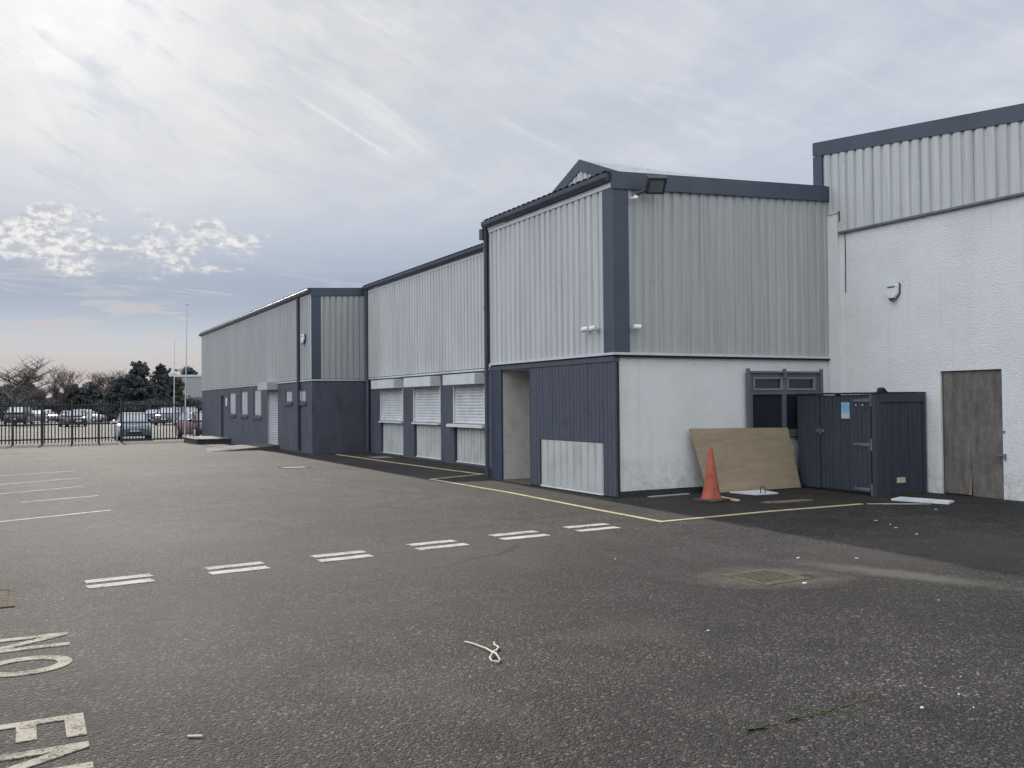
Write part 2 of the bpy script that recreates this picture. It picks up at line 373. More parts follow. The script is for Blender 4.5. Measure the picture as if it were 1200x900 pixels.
w = bpy.data.worlds.new('World'); sc.world = w; w.use_nodes = True
def world():
    nt = w.node_tree; bg = nt.nodes['Background']
    sky = N(nt, 'ShaderNodeTexSky', sky_type='NISHITA'); sky.sun_disc = False
    sky.sun_elevation = EL; sky.sun_rotation = AZ; sky.air_density = 1.; sky.dust_density = .4; sky.ozone_density = 1.2
    tc = N(nt, 'ShaderNodeTexCoord'); D = tc.outputs['Generated']
    sep = N(nt, 'ShaderNodeSeparateXYZ'); L(nt, D, sep.inputs[0])
    def m(op, a, b=None, c=None, clamp=False):
        n = N(nt, 'ShaderNodeMath', operation=op); n.use_clamp = clamp
        for s, v in zip(n.inputs, (a, b, c)):
            if v is None: continue
            if isinstance(v, (int, float)): s.default_value = v
            else: L(nt, v, s)
        return n.outputs[0]
    def smooth(x, a, b):
        n = N(nt, 'ShaderNodeMapRange', interpolation_type='SMOOTHSTEP'); L(nt, x, n.inputs[0])
        n.inputs[1].default_value = a; n.inputs[2].default_value = b; return n.outputs[0]
    X, Y, Z = sep.outputs
    zc = m('MAXIMUM', Z, 0.); den = m('ADD', zc, .10)
    px, py = m('DIVIDE', X, den), m('DIVIDE', Y, den)
    cmb = N(nt, 'ShaderNodeCombineXYZ'); L(nt, px, cmb.inputs[0]); L(nt, py, cmb.inputs[1])
    P = cmb.outputs[0]
    # elevation and azimuth in degrees (azimuth from +Y towards +X)
    el = m('MULTIPLY', m('ARCSINE', Z), 57.2958); az = m('MULTIPLY', m('ARCTAN2', X, Y), 57.2958)
    ae = N(nt, 'ShaderNodeCombineXYZ'); L(nt, az, ae.inputs[0]); L(nt, el, ae.inputs[1])
    # angle to the sun
    dt = N(nt, 'ShaderNodeVectorMath', operation='DOT_PRODUCT'); L(nt, D, dt.inputs[0]); dt.inputs[1].default_value = SUNV
    ang = m('MULTIPLY', m('ARCCOSINE', m('MINIMUM', dt.outputs['Value'], 1.)), 57.2958)
    # added bright sky lobe, out of view to the left, to light the walls
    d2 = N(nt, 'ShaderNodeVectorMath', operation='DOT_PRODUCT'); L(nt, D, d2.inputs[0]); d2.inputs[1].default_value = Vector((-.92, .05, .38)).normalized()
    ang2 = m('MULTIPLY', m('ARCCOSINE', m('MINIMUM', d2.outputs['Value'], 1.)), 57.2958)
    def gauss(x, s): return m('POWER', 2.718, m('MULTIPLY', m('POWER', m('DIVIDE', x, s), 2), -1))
    def nz(vec, scale, rot, sc_, detail=6, rough=.6, dist=0.):
        mp = N(nt, 'ShaderNodeMapping'); mp.inputs['Rotation'].default_value = (0, 0, R(rot)); mp.inputs['Scale'].default_value = sc_
        L(nt, vec, mp.inputs[0]); n = N(nt, 'ShaderNodeTexNoise'); n.inputs['Scale'].default_value = scale; n.inputs['Detail'].default_value = detail
        n.inputs['Roughness'].default_value = rough; n.inputs['Distortion'].default_value = dist; L(nt, mp.outputs[0], n.inputs['Vector']); return n.outputs['Fac']
    # cloud brightness, brighter towards the sun (forward scattering in thin cloud)
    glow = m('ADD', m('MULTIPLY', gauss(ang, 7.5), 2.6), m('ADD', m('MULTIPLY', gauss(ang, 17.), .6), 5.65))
    cc = N(nt, 'ShaderNodeCombineColor')
    # sky above the view is brightened as extra fill light
    # and the unseen sky opposite the sun is raised to light the walls
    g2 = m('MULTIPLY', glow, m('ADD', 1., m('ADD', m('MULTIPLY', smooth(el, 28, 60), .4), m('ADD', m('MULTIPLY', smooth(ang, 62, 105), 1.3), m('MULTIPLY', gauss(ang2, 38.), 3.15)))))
    warm = gauss(ang, 22.)
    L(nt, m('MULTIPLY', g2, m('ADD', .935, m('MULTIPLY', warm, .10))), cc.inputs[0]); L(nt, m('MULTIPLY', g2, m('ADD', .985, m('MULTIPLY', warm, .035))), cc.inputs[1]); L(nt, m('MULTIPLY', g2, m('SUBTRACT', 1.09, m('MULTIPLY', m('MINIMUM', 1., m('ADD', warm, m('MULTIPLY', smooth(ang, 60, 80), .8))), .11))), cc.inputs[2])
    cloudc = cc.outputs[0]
    # streaks of cirrus lie on a slant across the view
    def nzt(vec, scale, rot, ln, detail=6, rough=.6, dist=0.):
        mp = N(nt, 'ShaderNodeMapping', vector_type='TEXTURE'); mp.inputs['Rotation'].default_value = (0, 0, R(rot)); mp.inputs['Scale'].default_value = (*ln, 1)
        L(nt, vec, mp.inputs[0]); n = N(nt, 'ShaderNodeTexNoise'); n.inputs['Scale'].default_value = scale; n.inputs['Detail'].default_value = detail
        n.inputs['Roughness'].default_value = rough; n.inputs['Distortion'].default_value = dist; L(nt, mp.outputs[0], n.inputs['Vector']); return n.outputs['Fac']
    streak = nzt(ae.outputs[0], 1., -27, (11., 2.1), 8, .62, .5)
    streak2 = nzt(ae.outputs[0], 1., -20, (5., 1.6), 7, .65, .8)
    # 1. high veil of cirrostratus, streaky, thin low down
    st = nz(P, 2.0, 35, (1, .30, 1), 8, .64, .7)
    bl = nz(P, 1.7, 0, (1, 1, 1), 7, .62, .4)
    tex = m('ADD', m('MULTIPLY', st, .6), m('MULTIPLY', bl, .5))
    col0 = mix(nt, .80, sky.outputs[0], (2.9, 3.35, 4.5))
    veil = m('MULTIPLY', smooth(el, 5.0, 15.5), m('ADD', .70, m('MULTIPLY', smooth(tex, .46, .66), .30)))
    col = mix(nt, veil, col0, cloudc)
    hi = m('MULTIPLY', smooth(m('ADD', m('MULTIPLY', streak, .75), m('MULTIPLY', streak2, .25)), .48, .68), m('MULTIPLY', smooth(el, 10, 17), m('ADD', .20, m('MULTIPLY', gauss(ang, 24.), .45))))
    col = mix(nt, hi, col, (7.3, 7.35, 7.4))
    lo_ = m('MULTIPLY', smooth(m('SUBTRACT', 1., m('ADD', m('MULTIPLY', streak, .5), m('MULTIPLY', streak2, .5))), .50, .64), m('MULTIPLY', smooth(el, 8, 14), .42))
    col = mix(nt, lo_, col, (4.35, 4.85, 5.8))
    shade = m('MULTIPLY', smooth(m('ADD', m('MULTIPLY', nz(P, 1.5, 20, (1, .5, 1), 7, .62, .6), .8), m('MULTIPLY', st, .2)), .46, .66), m('MULTIPLY', smooth(el, 6, 13), .30))
    hs = N(nt, 'ShaderNodeMix', data_type='RGBA'); L(nt, shade, hs.inputs[0]); L(nt, col, hs.inputs[6]); hs.inputs[7].default_value = (3.8, 4.2, 5.0, 1)
    col = hs.outputs[2]
    # 2. the low bank of pinkish haze at the horizon
    pink = m('MULTIPLY', m('SUBTRACT', 1., smooth(el, .8, 4.8)), .80)
    col = mix(nt, pink, col, (3.9, 3.5, 3.6))
    # 3. grey-mauve bars of stratus between the haze and the veil
    bars = nzt(ae.outputs[0], 1., -2, (7.5, 1.0), 6, .6, .7)
    band = m('MULTIPLY', gauss(m('SUBTRACT', el, 5.2), 2.8), smooth(bars, .50, .60))
    col = mix(nt, m('MULTIPLY', band, .80), col, (5.2, 4.75, 4.75))
    # blue-grey air between
    blue = m('MULTIPLY', gauss(m('SUBTRACT', el, 6.6), 3.0), .66)
    col = mix(nt, m('MULTIPLY', blue, m('SUBTRACT', 1., m('MULTIPLY', band, .7))), col, (2.45, 3.0, 4.0))
    # 4. the broken altocumulus patch, low on the left
    puff = nz(ae.outputs[0], .40, 0, (.8, 1.9, 1), 9, .58, .5)
    ex = m('DIVIDE', m('SUBTRACT', az, 1.5), 10.); ey = m('DIVIDE', m('SUBTRACT', m('ADD', el, m('MULTIPLY', az, .0)), 9.2), 1.7)
    rr = m('SQRT', m('ADD', m('POWER', ex, 2), m('POWER', ey, 2)))
    pm = smooth(m('SUBTRACT', m('ADD', puff, .12), m('MULTIPLY', m('POWER', rr, 2.), .12)), .45, .64)
    puffc = nz(ae.outputs[0], 1.5, 0, (1, 1.5, 1), 5, .6)
    pc = N(nt, 'ShaderNodeMix', data_type='RGBA'); L(nt, smooth(puffc, .40, .62), pc.inputs[0]); pc.inputs[6].default_value = (4.5, 4.65, 5.1, 1); pc.inputs[7].default_value = (7.8, 7.6, 7.3, 1)
    col = mix(nt, m('MULTIPLY', pm, .85), col, pc.outputs[2])
    # 5. two short vapour trails
    def trail(a0, e0, a1, e1, wid, k):
        nonlocal col
        dx, dy = a1 - a0, e1 - e0; ln = math.hypot(dx, dy); dx, dy = dx / ln, dy / ln
        ra, re = m('SUBTRACT', az, a0), m('SUBTRACT', el, e0)
        t = m('ADD', m('MULTIPLY', ra, dx), m('MULTIPLY', re, dy))
        s_ = m('ABSOLUTE', m('SUBTRACT', m('MULTIPLY', ra, dy), m('MULTIPLY', re, dx)))
        wob = nz(ae.outputs[0], 1.2, 0, (1, 1, 1), 5, .7)
        wv = m('MULTIPLY', m('ADD', .5, wob), wid)
        f = m('MULTIPLY', gauss(m('DIVIDE', s_, wv), 1.), m('MULTIPLY', smooth(t, 0, ln * .4), m('SUBTRACT', 1., smooth(t, ln * .85, ln))))
        f = m('MULTIPLY', f, smooth(wob, .28, .50))
        col = mix(nt, m('MULTIPLY', f, k), col, (6.6, 6.7, 6.9))
    trail(13.5, 18.9, 21.0, 14.7, .13, .75)
    trail(8.3, 21.6, 11.3, 20.2, .11, .5)
    # ground side of the world stays dim
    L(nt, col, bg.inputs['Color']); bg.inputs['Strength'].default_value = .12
world()
vs = sc.view_settings; vs.view_transform = 'Standard'; vs.look = 'None'; vs.exposure = 0.; vs.gamma = 1.; vs.use_curve_mapping = False

# ------------------------------------------------------------------ ground
def ground():
    mb = MB(); xs = [-900, -300, -80, -30, 0, 30, 80, 300, 900]; ys = [-300, -60, -10, 5, 15, 31, 38, 45, 52, 53, 80, 200, 1500]
    vv = [[mb.bm.verts.new((x, y, GZ(y))) for x in xs] for y in ys]
    for j in range(len(ys) - 1):
        for i in range(len(xs) - 1): mb.bm.faces.new((vv[j][i], vv[j][i + 1], vv[j + 1][i + 1], vv[j + 1][i]))
    structure(mb.build('ground', ASPH))
    a = MB()
    a.slab([(9.03, 28.4), (9.05, 18.45), (7.55, 17.82), (7.62, 14.4), (7.48, 11.4), (7.46, 9.9), (9.4, 9.99), (11.26, 9.96), (12.2, 9.4), (13.6, 8.6), (13.6, 12.7), (8.7, 12.7), (8.7, 17.3), (10.05, 17.3), (10.05, 29.1), (9.03, 29.1)], -.02, .004)
    structure(a.build('pavement', ASPH2))
    p = MB(); p.slab([(-60, 51.6), (70, 51.6), (110, 130), (-90, 130)], -.3, -.236)
    structure(p.build('car_park', PARK))
ground()

def flat(name, polys, mat, z0, z1, label=None, cat=None, group=None, yz=False):
    mb = MB()
    for p in polys:
        if yz:
            q = p; a = sum(q[i][0] * q[(i + 1) % len(q)][1] - q[(i + 1) % len(q)][0] * q[i][1] for i in range(len(q)))
            if a < 0: q = q[::-1]
            mb.hexa([(x, y, GZ(y) + z0) for x, y in q], [(x, y, GZ(y) + z1) for x, y in q])
        else: mb.slab(p, z0, z1)
    cx = sum(x for p in polys for x, y in p) / sum(len(p) for p in polys); cy = sum(y for p in polys for x, y in p) / sum(len(p) for p in polys)
    o = mb.build(name, mat, loc=(cx, cy, 0))
    if label: tag(o, label, cat, group)
    return o
def strip(a, b, wd):
    a, b = Vector(a), Vector(b); d = (b - a).normalized(); n = Vector((-d.y, d.x)) * wd / 2
    return [tuple(a + n), tuple(a - n), tuple(b - n), tuple(b + n)]
def ragged(poly, amp, n=5):
    out = []
    for (x0, y0), (x1, y1) in zip(poly, poly[1:] + poly[:1]):
        for k in range(n):
            t = k / n; out.append((x0 + (x1 - x0) * t + random.uniform(-amp, amp), y0 + (y1 - y0) * t + random.uniform(-amp, amp)))
    return out
def polyline(pts, wd):
    """mitred stroke"""
    pts = [Vector(p) for p in pts]; l, r = [], []
    for i, p in enumerate(pts):
        d0 = (p - pts[i - 1]).normalized() if i else (pts[1] - p).normalized()
        d1 = (pts[i + 1] - p).normalized() if i < len(pts) - 1 else d0
        n = (Vector((-d0.y, d0.x)) + Vector((-d1.y, d1.x))).normalized(); k = wd / 2 / max(.35, n.dot(Vector((-d0.y, d0.x))))
        l.append(p + n * k); r.append(p - n * k)
    return [[tuple(l[i]), tuple(r[i]), tuple(r[i + 1]), tuple(l[i + 1])] for i in range(len(pts) - 1)]

# give-way marking: six double dashes
DASH = [((.497, 9.248), (1.064, 9.315), (.495, 8.965), (1.047, 9.035)), ((1.577, 9.375), (2.134, 9.432), (1.569, 9.094), (2.122, 9.158)),
        ((2.675, 9.53), (3.25, 9.59), (2.656, 9.235), (3.235, 9.297)), ((3.835, 9.735), (4.41, 9.785), (3.804, 9.425), (4.423, 9.475)),
        ((4.952, 9.91), (5.59, 9.955), (4.939, 9.60), (5.57, 9.63)), ((6.086, 10.05), (6.72, 10.08), (6.051, 9.715), (6.66, 9.745))]
DL = ['leftmost double dash of the give way marking on the asphalt', 'second double dash from the left in the give way marking', 'third double dash from the left in the give way marking',
      'fourth double dash from the left, third from the yellow line corner', 'fifth double dash, next to last before the yellow line', 'rightmost double dash, closest to the yellow line corner']
for (a, b, c, d), lb in zip(DASH, DL):
    flat('give_way_dash', [ragged(strip(a, b, .155), .006), ragged(strip(c, d, .155), .006)], LINEW, .001, .006, lb, 'road marking', 'double dashes of the give way marking')
flat('boundary_line', polyline([(8.72, 28.3), (8.80, 24.), (8.90, 21.), (9.02, 18.45), (7.53, 17.88), (7.585, 14.4), (7.465, 11.4), (7.44, 9.87), (9.4, 9.965), (11.264, 9.93)], .075), LINEY, .003, .010,
     'thin yellow line zigzagging along the building front and round the corner', 'road marking')
flat('boundary_line', polyline([(11.34, 9.90), (12.109, 9.388)], .055), LINEF, .003, .009, 'short faded end of line by the white strip near the boarded door', 'road marking')
BAYS = [((-.289, 14.706), (1.184, 15.411), 'nearest white parking bay line on the left of the yard'), ((-.033, 17.475), (1.175, 18.024), 'second nearest parking bay line, starting further right than the others'), ((-.383, 19.407), (1.059, 20.295), 'third white parking bay line from the front'),
        ((-.429, 21.746), (1.078, 22.642), 'fourth parking bay line, thin and worn'), ((-.482, 24.424), (1.125, 25.224), 'faintest and furthest parking bay line towards the fence')]
for k, (a, b, lb) in enumerate(BAYS):
    a = Vector(a); b = Vector(b); a2 = a - (b - a) * (1.6 if k != 1 else 0)
    flat('parking_bay_line', [ragged(strip(a2, b, .075), .008, 9)], LINEB if k in (0, 2) else LINEF, .001, .0045, lb, 'road marking', 'parking bay lines on the left of the yard')
# NO ENTRY, reading away from the fence, tops of the letters to the right
def lettering():
    X1, HT = .275, .53
    t = .075
    def pt(u, v, y0, wd): return (X1 - HT + v * HT, y0 - u * wd)        # u across the letter, v up the letter
    G = {'N': [[(0, 0), (.2, 0), (.2, 1), (0, 1)], [(.8, 0), (1, 0), (1, 1), (.8, 1)], [(.2, 1), (.2, .72), (.8, 0), (.8, .28)]],
         'E': [[(0, 0), (.2, 0), (.2, 1), (0, 1)], [(.2, 0), (1, 0), (1, .17), (.2, .17)], [(.2, .42), (.88, .42), (.88, .59), (.2, .59)], [(.2, .83), (1, .83), (1, 1), (.2, 1)]],
         'T': [[(0, .83), (1, .83), (1, 1), (0, 1)], [(.4, 0), (.6, 0), (.6, .83), (.4, .83)]],
         'R': [[(0, 0), (.2, 0), (.2, 1), (0, 1)], [(.2, .83), (.8, .83), (.95, 1), (.2, 1)], [(.8, .83), (.8, .62), (1, .5), (.95, 1)], [(.2, .45), (1, .5), (.8, .62), (.2, .62)], [(.45, .45), (.8, 0), (1, 0), (.68, .47)]],
         'Y': [[(.4, 0), (.6, 0), (.6, .45), (.4, .45)], [(.4, .45), (.5, .45), (.2, 1), (0, 1)], [(.5, .45), (.6, .45), (1, 1), (.8, 1)]]}
    def O(y0, wd):
        o = []
        for k in range(28):
            a0, a1 = 2 * math.pi * k / 28, 2 * math.pi * (k + 1) / 28
            f = lambda a, ru, rv: pt(.5 + ru * math.cos(a), .5 + rv * math.sin(a), y0, wd)
            o.append([f(a0, .5, .5), f(a1, .5, .5), f(a1, .3, .34), f(a0, .3, .34)])
        return o
    polys = []
    for ch, y0, wd in (('N', 7.27, .39), ('O', 6.68, .44)):
        polys += O(y0, wd) if ch == 'O' else [[pt(u, v, y0, wd) for u, v in q] for q in G[ch]]
    flat('road_lettering', polys, LINEC, .001, .006, 'cream painted word NO on the asphalt at the left edge', 'road marking')
    polys = []
    for ch, y0, wd in (('E', 5.32, .35), ('N', 4.86, .36), ('T', 4.41, .35), ('R', 3.97, .35), ('Y', 3.53, .36)):
        polys += [[pt(u, v, y0, wd) for u, v in q] for q in G[ch]]
    flat('road_lettering', polys, LINEC, .001, .006, 'cream painted word ENTRY on the asphalt at the bottom left corner', 'road marking')
lettering()
# stains and the two ironwork covers set in the yard
def drain():
    t = thing('drain_cover', 'sunken rusty iron drain grate in the asphalt on the right', 'drain', (5.93, 6.33, 0), R(3))
    f = MB()
    for a in ((-.29, .29, .22, .29), (-.29, .29, -.29, -.22), (-.29, -.23, -.22, .22), (.23, .29, -.22, .22)): f.box(*a, -.06, .005)
    f.build('frame', RUST, t, local=True)
    g = MB(); 
    for k in range(7): y = -.2 + k * .0667; g.box(-.23, .23, y - .011, y + .011, -.03, .0042)
    for k in range(9): x = -.21 + k * .0525; g.box(x - .007, x + .007, -.215, .215, -.032, .0032)
    g.build('grating', RUST, t, local=True)
    MB().box(-.23, .23, -.22, .22, -.055, .0016).build('sump', RUSTD, t, local=True)
drain()
def cover(name, cx, cy, sx, sy, label, mat=CONC, rz=0):
    t = thing(name, label, 'manhole cover', (cx, cy, GZ(cy)), rz)
    f = MB()
    f.box(-sx, sx, sy - .05, sy, -.03, .010); f.box(-sx, sx, -sy, -sy + .05, -.03, .010); f.box(-sx, -sx + .05, -sy + .05, sy - .05, -.03, .010); f.box(sx - .05, sx, -sy + .05, sy - .05, -.03, .010)
    f.build('frame', RUST, t, local=True)
    l = MB().box(-sx + .055, sx - .055, -sy + .055, sy - .055, -.02, .006); l.build('lid', mat, t, local=True)
cover('manhole_cover', -.36, 8.83, .30, .42, 'rusty brown manhole cover cut by the left edge', RUST)
cover('manhole_cover', 6.05, 23.2, .35, .30, 'pale square manhole cover in the yard before the dark block')
cover('manhole_cover', 9.35, 26.0, .33, .5, 'pale inspection cover on the strip below the shutters')
def moss():
    rnd = random.Random(5); polys = []
    for i in range(26):
        t = rnd.random(); x = 3.08 + t * .90; y = 3.425 + t * .055 + rnd.gauss(0, .006); big = 1.6 if abs(t - .35) < .12 or abs(t - .62) < .06 or t < .1 else .8
        polys.append([(x + math.cos(k * 1.047) * rnd.uniform(.012, .03) * big, y + math.sin(k * 1.047) * rnd.uniform(.003, .009) * big) for k in range(6)])
    flat('moss', polys, MOSS, -.002, .004, 'dark green moss growing along a crack in the asphalt', 'moss')['kind'] = 'stuff'
moss()

# ------------------------------------------------------------------ buildings
UP = (0, 0, 1)
WB = dict(x0=8.623, y0=12.642, y1=17.29, xr=13.61)
def front_block():
    x0, y0, y1, xr = WB['x0'], WB['y0'], WB['y1'], WB['xr']
    t = thing('warehouse_block', 'projecting grey clad front block with slate corner trim and white roughcast side wall', 'building', (x0, y0, 0))
    P = lambda mb, n, m, s=None: mb.build(n, m, t, s)
    P(MB().box(x0 + .10, xr - .02, y0 + .06, y0 + .26, .10, 2.36), 'side_wall', RENDER)
    pl = MB(); px = x0 + .07
    while px < xr - .03:
        l = random.uniform(.25, .6); pl.box(px, min(px + l, xr - .025), y0 + .045 - random.uniform(0, .02), y0 + .24, -.02, .075 + random.uniform(0, .028)); px += l
    P(pl, 'plinth', PLINTH)
    # upper carcass behind the sheets
    c = MB().hexa([(x0 + .04, y0 + .05, 2.37), (xr - .03, y0 + .05, 2.37), (xr - .03, y1, 2.37), (x0 + .04, y1, 2.37)], [(x0 + .04, y0 + .05, 5.24), (xr - .03, y0 + .05, 5.5), (xr - .03, y1, 5.5), (x0 + .04, y1, 5.24)])
    P(c, 'upper_wall', DARKIN)
    P(MB().ribs((x0 + .03, y0 + .30, 2.415), (0, 1, 0), UP, (-1, 0, 0), y1 - y0 - .37, 2.74, 2.74, phase=.03), 'front_cladding', CLAD)
    P(MB().ribs((x0 + .29, y0 + .03, 2.415), (1, 0, 0), UP, (0, -1, 0), xr - x0 - .31, 2.75, 2.99, phase=.05, depth=.022), 'side_cladding', CLAD_B)
    tr = MB().box(x0 - .012, x0 + .018, y0 + .018, y0 + .305, 2.418, 5.2)
    tr.box(x0 - .012, x0 + .30, y0 - .012, y0 + .018, 2.418, 5.18)
    P(tr, 'corner_trim', SLATE)
    sl = (5.663 - 5.40) / (13.79 - 8.6)
    f = MB().prism([(x0 - .03, y0 - .035, 5.405 - .28), (xr + .03, y0 - .035, 5.405 - .28 + sl * 5.02), (xr + .03, y0 - .035, 5.405 + sl * 5.02), (x0 - .03, y0 - .035, 5.405)], (0, .06, 0))
    P(f, 'fascia', SLATE)
    P(MB().box(x0 - .022, x0 + .015, y0 + .02, y1 - .06, 5.155, 5.245), 'flashing', FLASH)
    d = MB().box(x0 - .03, x0 + .05, y0 - .03, y1 - .06, 2.372, 2.412); d.box(x0 + .05, xr - .03, y0 - .03, y0 + .05, 2.372, 2.412)
    P(d, 'drip_flashing', FLASH)
    d = MB().box(x0 + .01, x0 + .05, y0 + .01, y1 - .06, 2.345, 2.370); d.box(x0 + .051, xr - .03, y0 + .0, y0 + .058, 2.338, 2.370)
    P(d, 'drip_strip', BLACK)  # dark strip along the lower edge of the cladding
    g = MB(); prof = [(x0 - .0, 5.26), (x0 - .03, 5.25), (x0 - .095, 5.255), (x0 - .13, 5.31), (x0 - .135, 5.385), (x0 - .12, 5.39), (x0 - .0, 5.385)]
    g.loft([[(x, y, z) for x, z in prof] for y in (y0 + .03, y1 + .06)])
    P(g, 'gutter', GUTTER)
    P(MB().ribs((x0 - .11, y0 + .02, 5.392), (0, 1, 0), Vector((1, 0, sl)).normalized(), Vector((-sl, 0, 1)).normalized(), y1 - y0, 5.1, 5.1, depth=.034), 'roof', ROOFD)
    # downpipe with hopper at the far end
    dp = MB().tube([(x0 - .055, y1 + .01, 5.26), (x0 - .055, y1 + .01, .04)], .045, 10)
    for z in (4.9, 3.6, 2.2, 1.0): dp.tube([(x0 - .055, y1 + .01, z - .03), (x0 - .055, y1 + .01, z + .03)], .055, 10)
    dp.box(x0 - .15, x0 + .02, y1 - .02, y1 + .12, 5.02, 5.24)
    P(dp, 'downpipe', GUTTER, 40)
    P(MB().box(x0 - .02, x0 + .06, y1 - .06, y1 + .002, 2.40, 5.20), 'end_trim', SLATE)
    # timber front below the cladding
    P(MB().box(x0 - .008, x0 + .12, y0 + .03, y1 - .02, 2.262, 2.343), 'beam', BOARD)
    bd = MB(); y = y0 + .014
    while y < y0 + 2.93:
        w_ = min(.118, y0 + 2.93 - y); low = .02 if (y < 12.98 or y > 15.14) else .90
        o = random.uniform(0, .006)
        bd.box(x0 + .006 + o, x0 + .045, y, y + w_ - .006, low, 2.258, .003); y += .1205
    P(bd, 'board_panel', BOARD)
    P(MB().box(x0 + .047, x0 + .099, y0 + .02, y0 + 2.93, 0, 2.258), 'board_backing', DARKIN)
    P(MB().ribs((x0 + .026, 13.045, .045), (0, 1, 0), UP, (-1, 0, 0), 2.08, .85, .85, pitch=.23, depth=.032, crest=.14), 'steel_panel', STEELP)
    P(MB().box(x0 - .012, x0 + .03, 13.03, 15.14, .018, .043), 'sill_strip', WHITE)
    P(MB().box(x0 - .002, x0 + .04, 16.75, 17.20, -.01, 2.258, .004), 'pier', NAVY)
    # open porch
    pw = MB().box(x0 + .042, 10.2, 16.76, 17.15, 0, 2.255); pw.box(10.2, 10.3, 15.5, 16.96, 0, 2.3); pw.box(x0 + .12, 10.2, 15.45, 15.60, 0, 2.3); pw.box(x0 + .12, 10.3, 15.45, 16.96, 2.302, 2.36)
    P(pw, 'porch_wall', PLASTER)
    P(MB().box(x0 + .02, 10.2, 15.6, 16.76, -.01, .025), 'porch_floor', M_simple('porch_tile', (.12, .085, .075), .8, var=.3, vscale=8))
    # barred window in the white wall
    wf = MB(); X0, X1, z0, z1, yw = 11.50, 13.27, .985, 2.09, y0 + .035
    wf.box(X0, X1, yw - .03, yw + .03, z1 - .07, z1); wf.box(X0, X1, yw - .03, yw + .03, z0, z0 + .07)
    wf.box(X0, X0 + .11, yw - .03, yw + .03, z0 + .07, z1 - .07); wf.box(X1 - .11, X1, yw - .03, yw + .03, z0 + .07, z1 - .07)
    wf.box(12.335, 12.425, yw - .03, yw + .03, z0 + .07, z1 - .07)
    for a, b in ((X0 + .11, 12.335), (12.425, X1 - .11)): wf.box(a, b, yw - .03, yw + .03, 1.70, 1.765)
    win = wf.build('window', FRAMEM, t)
    sash = MB()
    for a, b in ((X0 + .12, 12.325), (12.435, X1 - .12)):
        for (p, q, r_, s_) in ((a, b, 1.775, 1.81), (a, b, 1.985, 2.015), (a, a + .035, 1.812, 1.983), (b - .035, b, 1.812, 1.983)): sash.box(p, q, yw - .045, yw + .02, r_, s_)
    sash.build('sash', M_simple('sash_grey', (.20, .215, .25), .4), win)
    MB().box(X0 + .05, X1 - .05, yw + .0, yw + .012, z0 + .03, z1 - .03).build('pane', GLASS, win)
    MB().box(X0 - .04, X1 + .02, y0 - .03, y0 + .055, .93, .978).build('sill', FRAMEM, win)
    bars = MB()
    for bx in (X0 - .015, 12.36, X1 + .015): bars.box(bx - .03, bx + .03, y0 - .045, y0 - .003, 1.99 if bx == 12.36 else .99, 2.17)
    bars.box(X0 + .018, 12.327, y0 - .04, y0 - .006, 2.09, 2.125); bars.box(12.393, X1 - .02, y0 - .04, y0 - .006, 2.09, 2.125)
    bars.build('security_bracket', FRAMEM, win)
front_block()

def roller(t, x, ya, yb, zs, zbox0, zbox1, proud, mat_box, mat_slat, slat=.078):
    """roller shutter: housing, slatted curtain, side guides"""
    h = MB().box(x - proud, x - .003, ya - .05, yb + .05, zbox0, zbox1, .006).build('shutter', mat_box, t)
    c = MB(); z = zs; xf = x + .02
    rows = []
    while z < zbox0 + .05:
        rows += [(xf + .016, z), (xf - .004, z + .012), (xf - .010, z + slat * .5), (xf - .004, z + slat - .012), (xf + .016, z + slat - .002)]; z += slat
    va = [c.bm.verts.new((a, ya, b)) for a, b in rows]; vb = [c.bm.verts.new((a, yb, b)) for a, b in rows]
    for i in range(len(rows) - 1): c.bm.faces.new((va[i], vb[i], vb[i + 1], va[i + 1]))
    c.build('curtain', mat_slat, h)
    MB().box(x - .025, x + .05, ya - .05, ya, zs, zbox0 - .003).build('guide_rail', mat_slat, h)
    MB().box(x - .025, x + .05, yb, yb + .05, zs, zbox0 - .003).build('guide_rail', mat_slat, h)
    return h

def wall_with_openings(x, y0, y1, z0, z1, ops, depth=.22):
    """wall whose outer face is at x (facing -X) with rectangular openings [(ya, yb, za, zb)]"""
    mb = MB(); y = y0
    for ya, yb, za, zb in sorted(ops):
        if ya > y: mb.box(x, x + depth, y, ya, z0, z1)
        if za > z0: mb.box(x, x + depth, ya, yb, z0, za)
        if zb < z1: mb.box(x, x + depth, ya, yb, zb, z1)
        y = yb
    if y < y1: mb.box(x, x + depth, y, y1, z0, z1)
    return mb

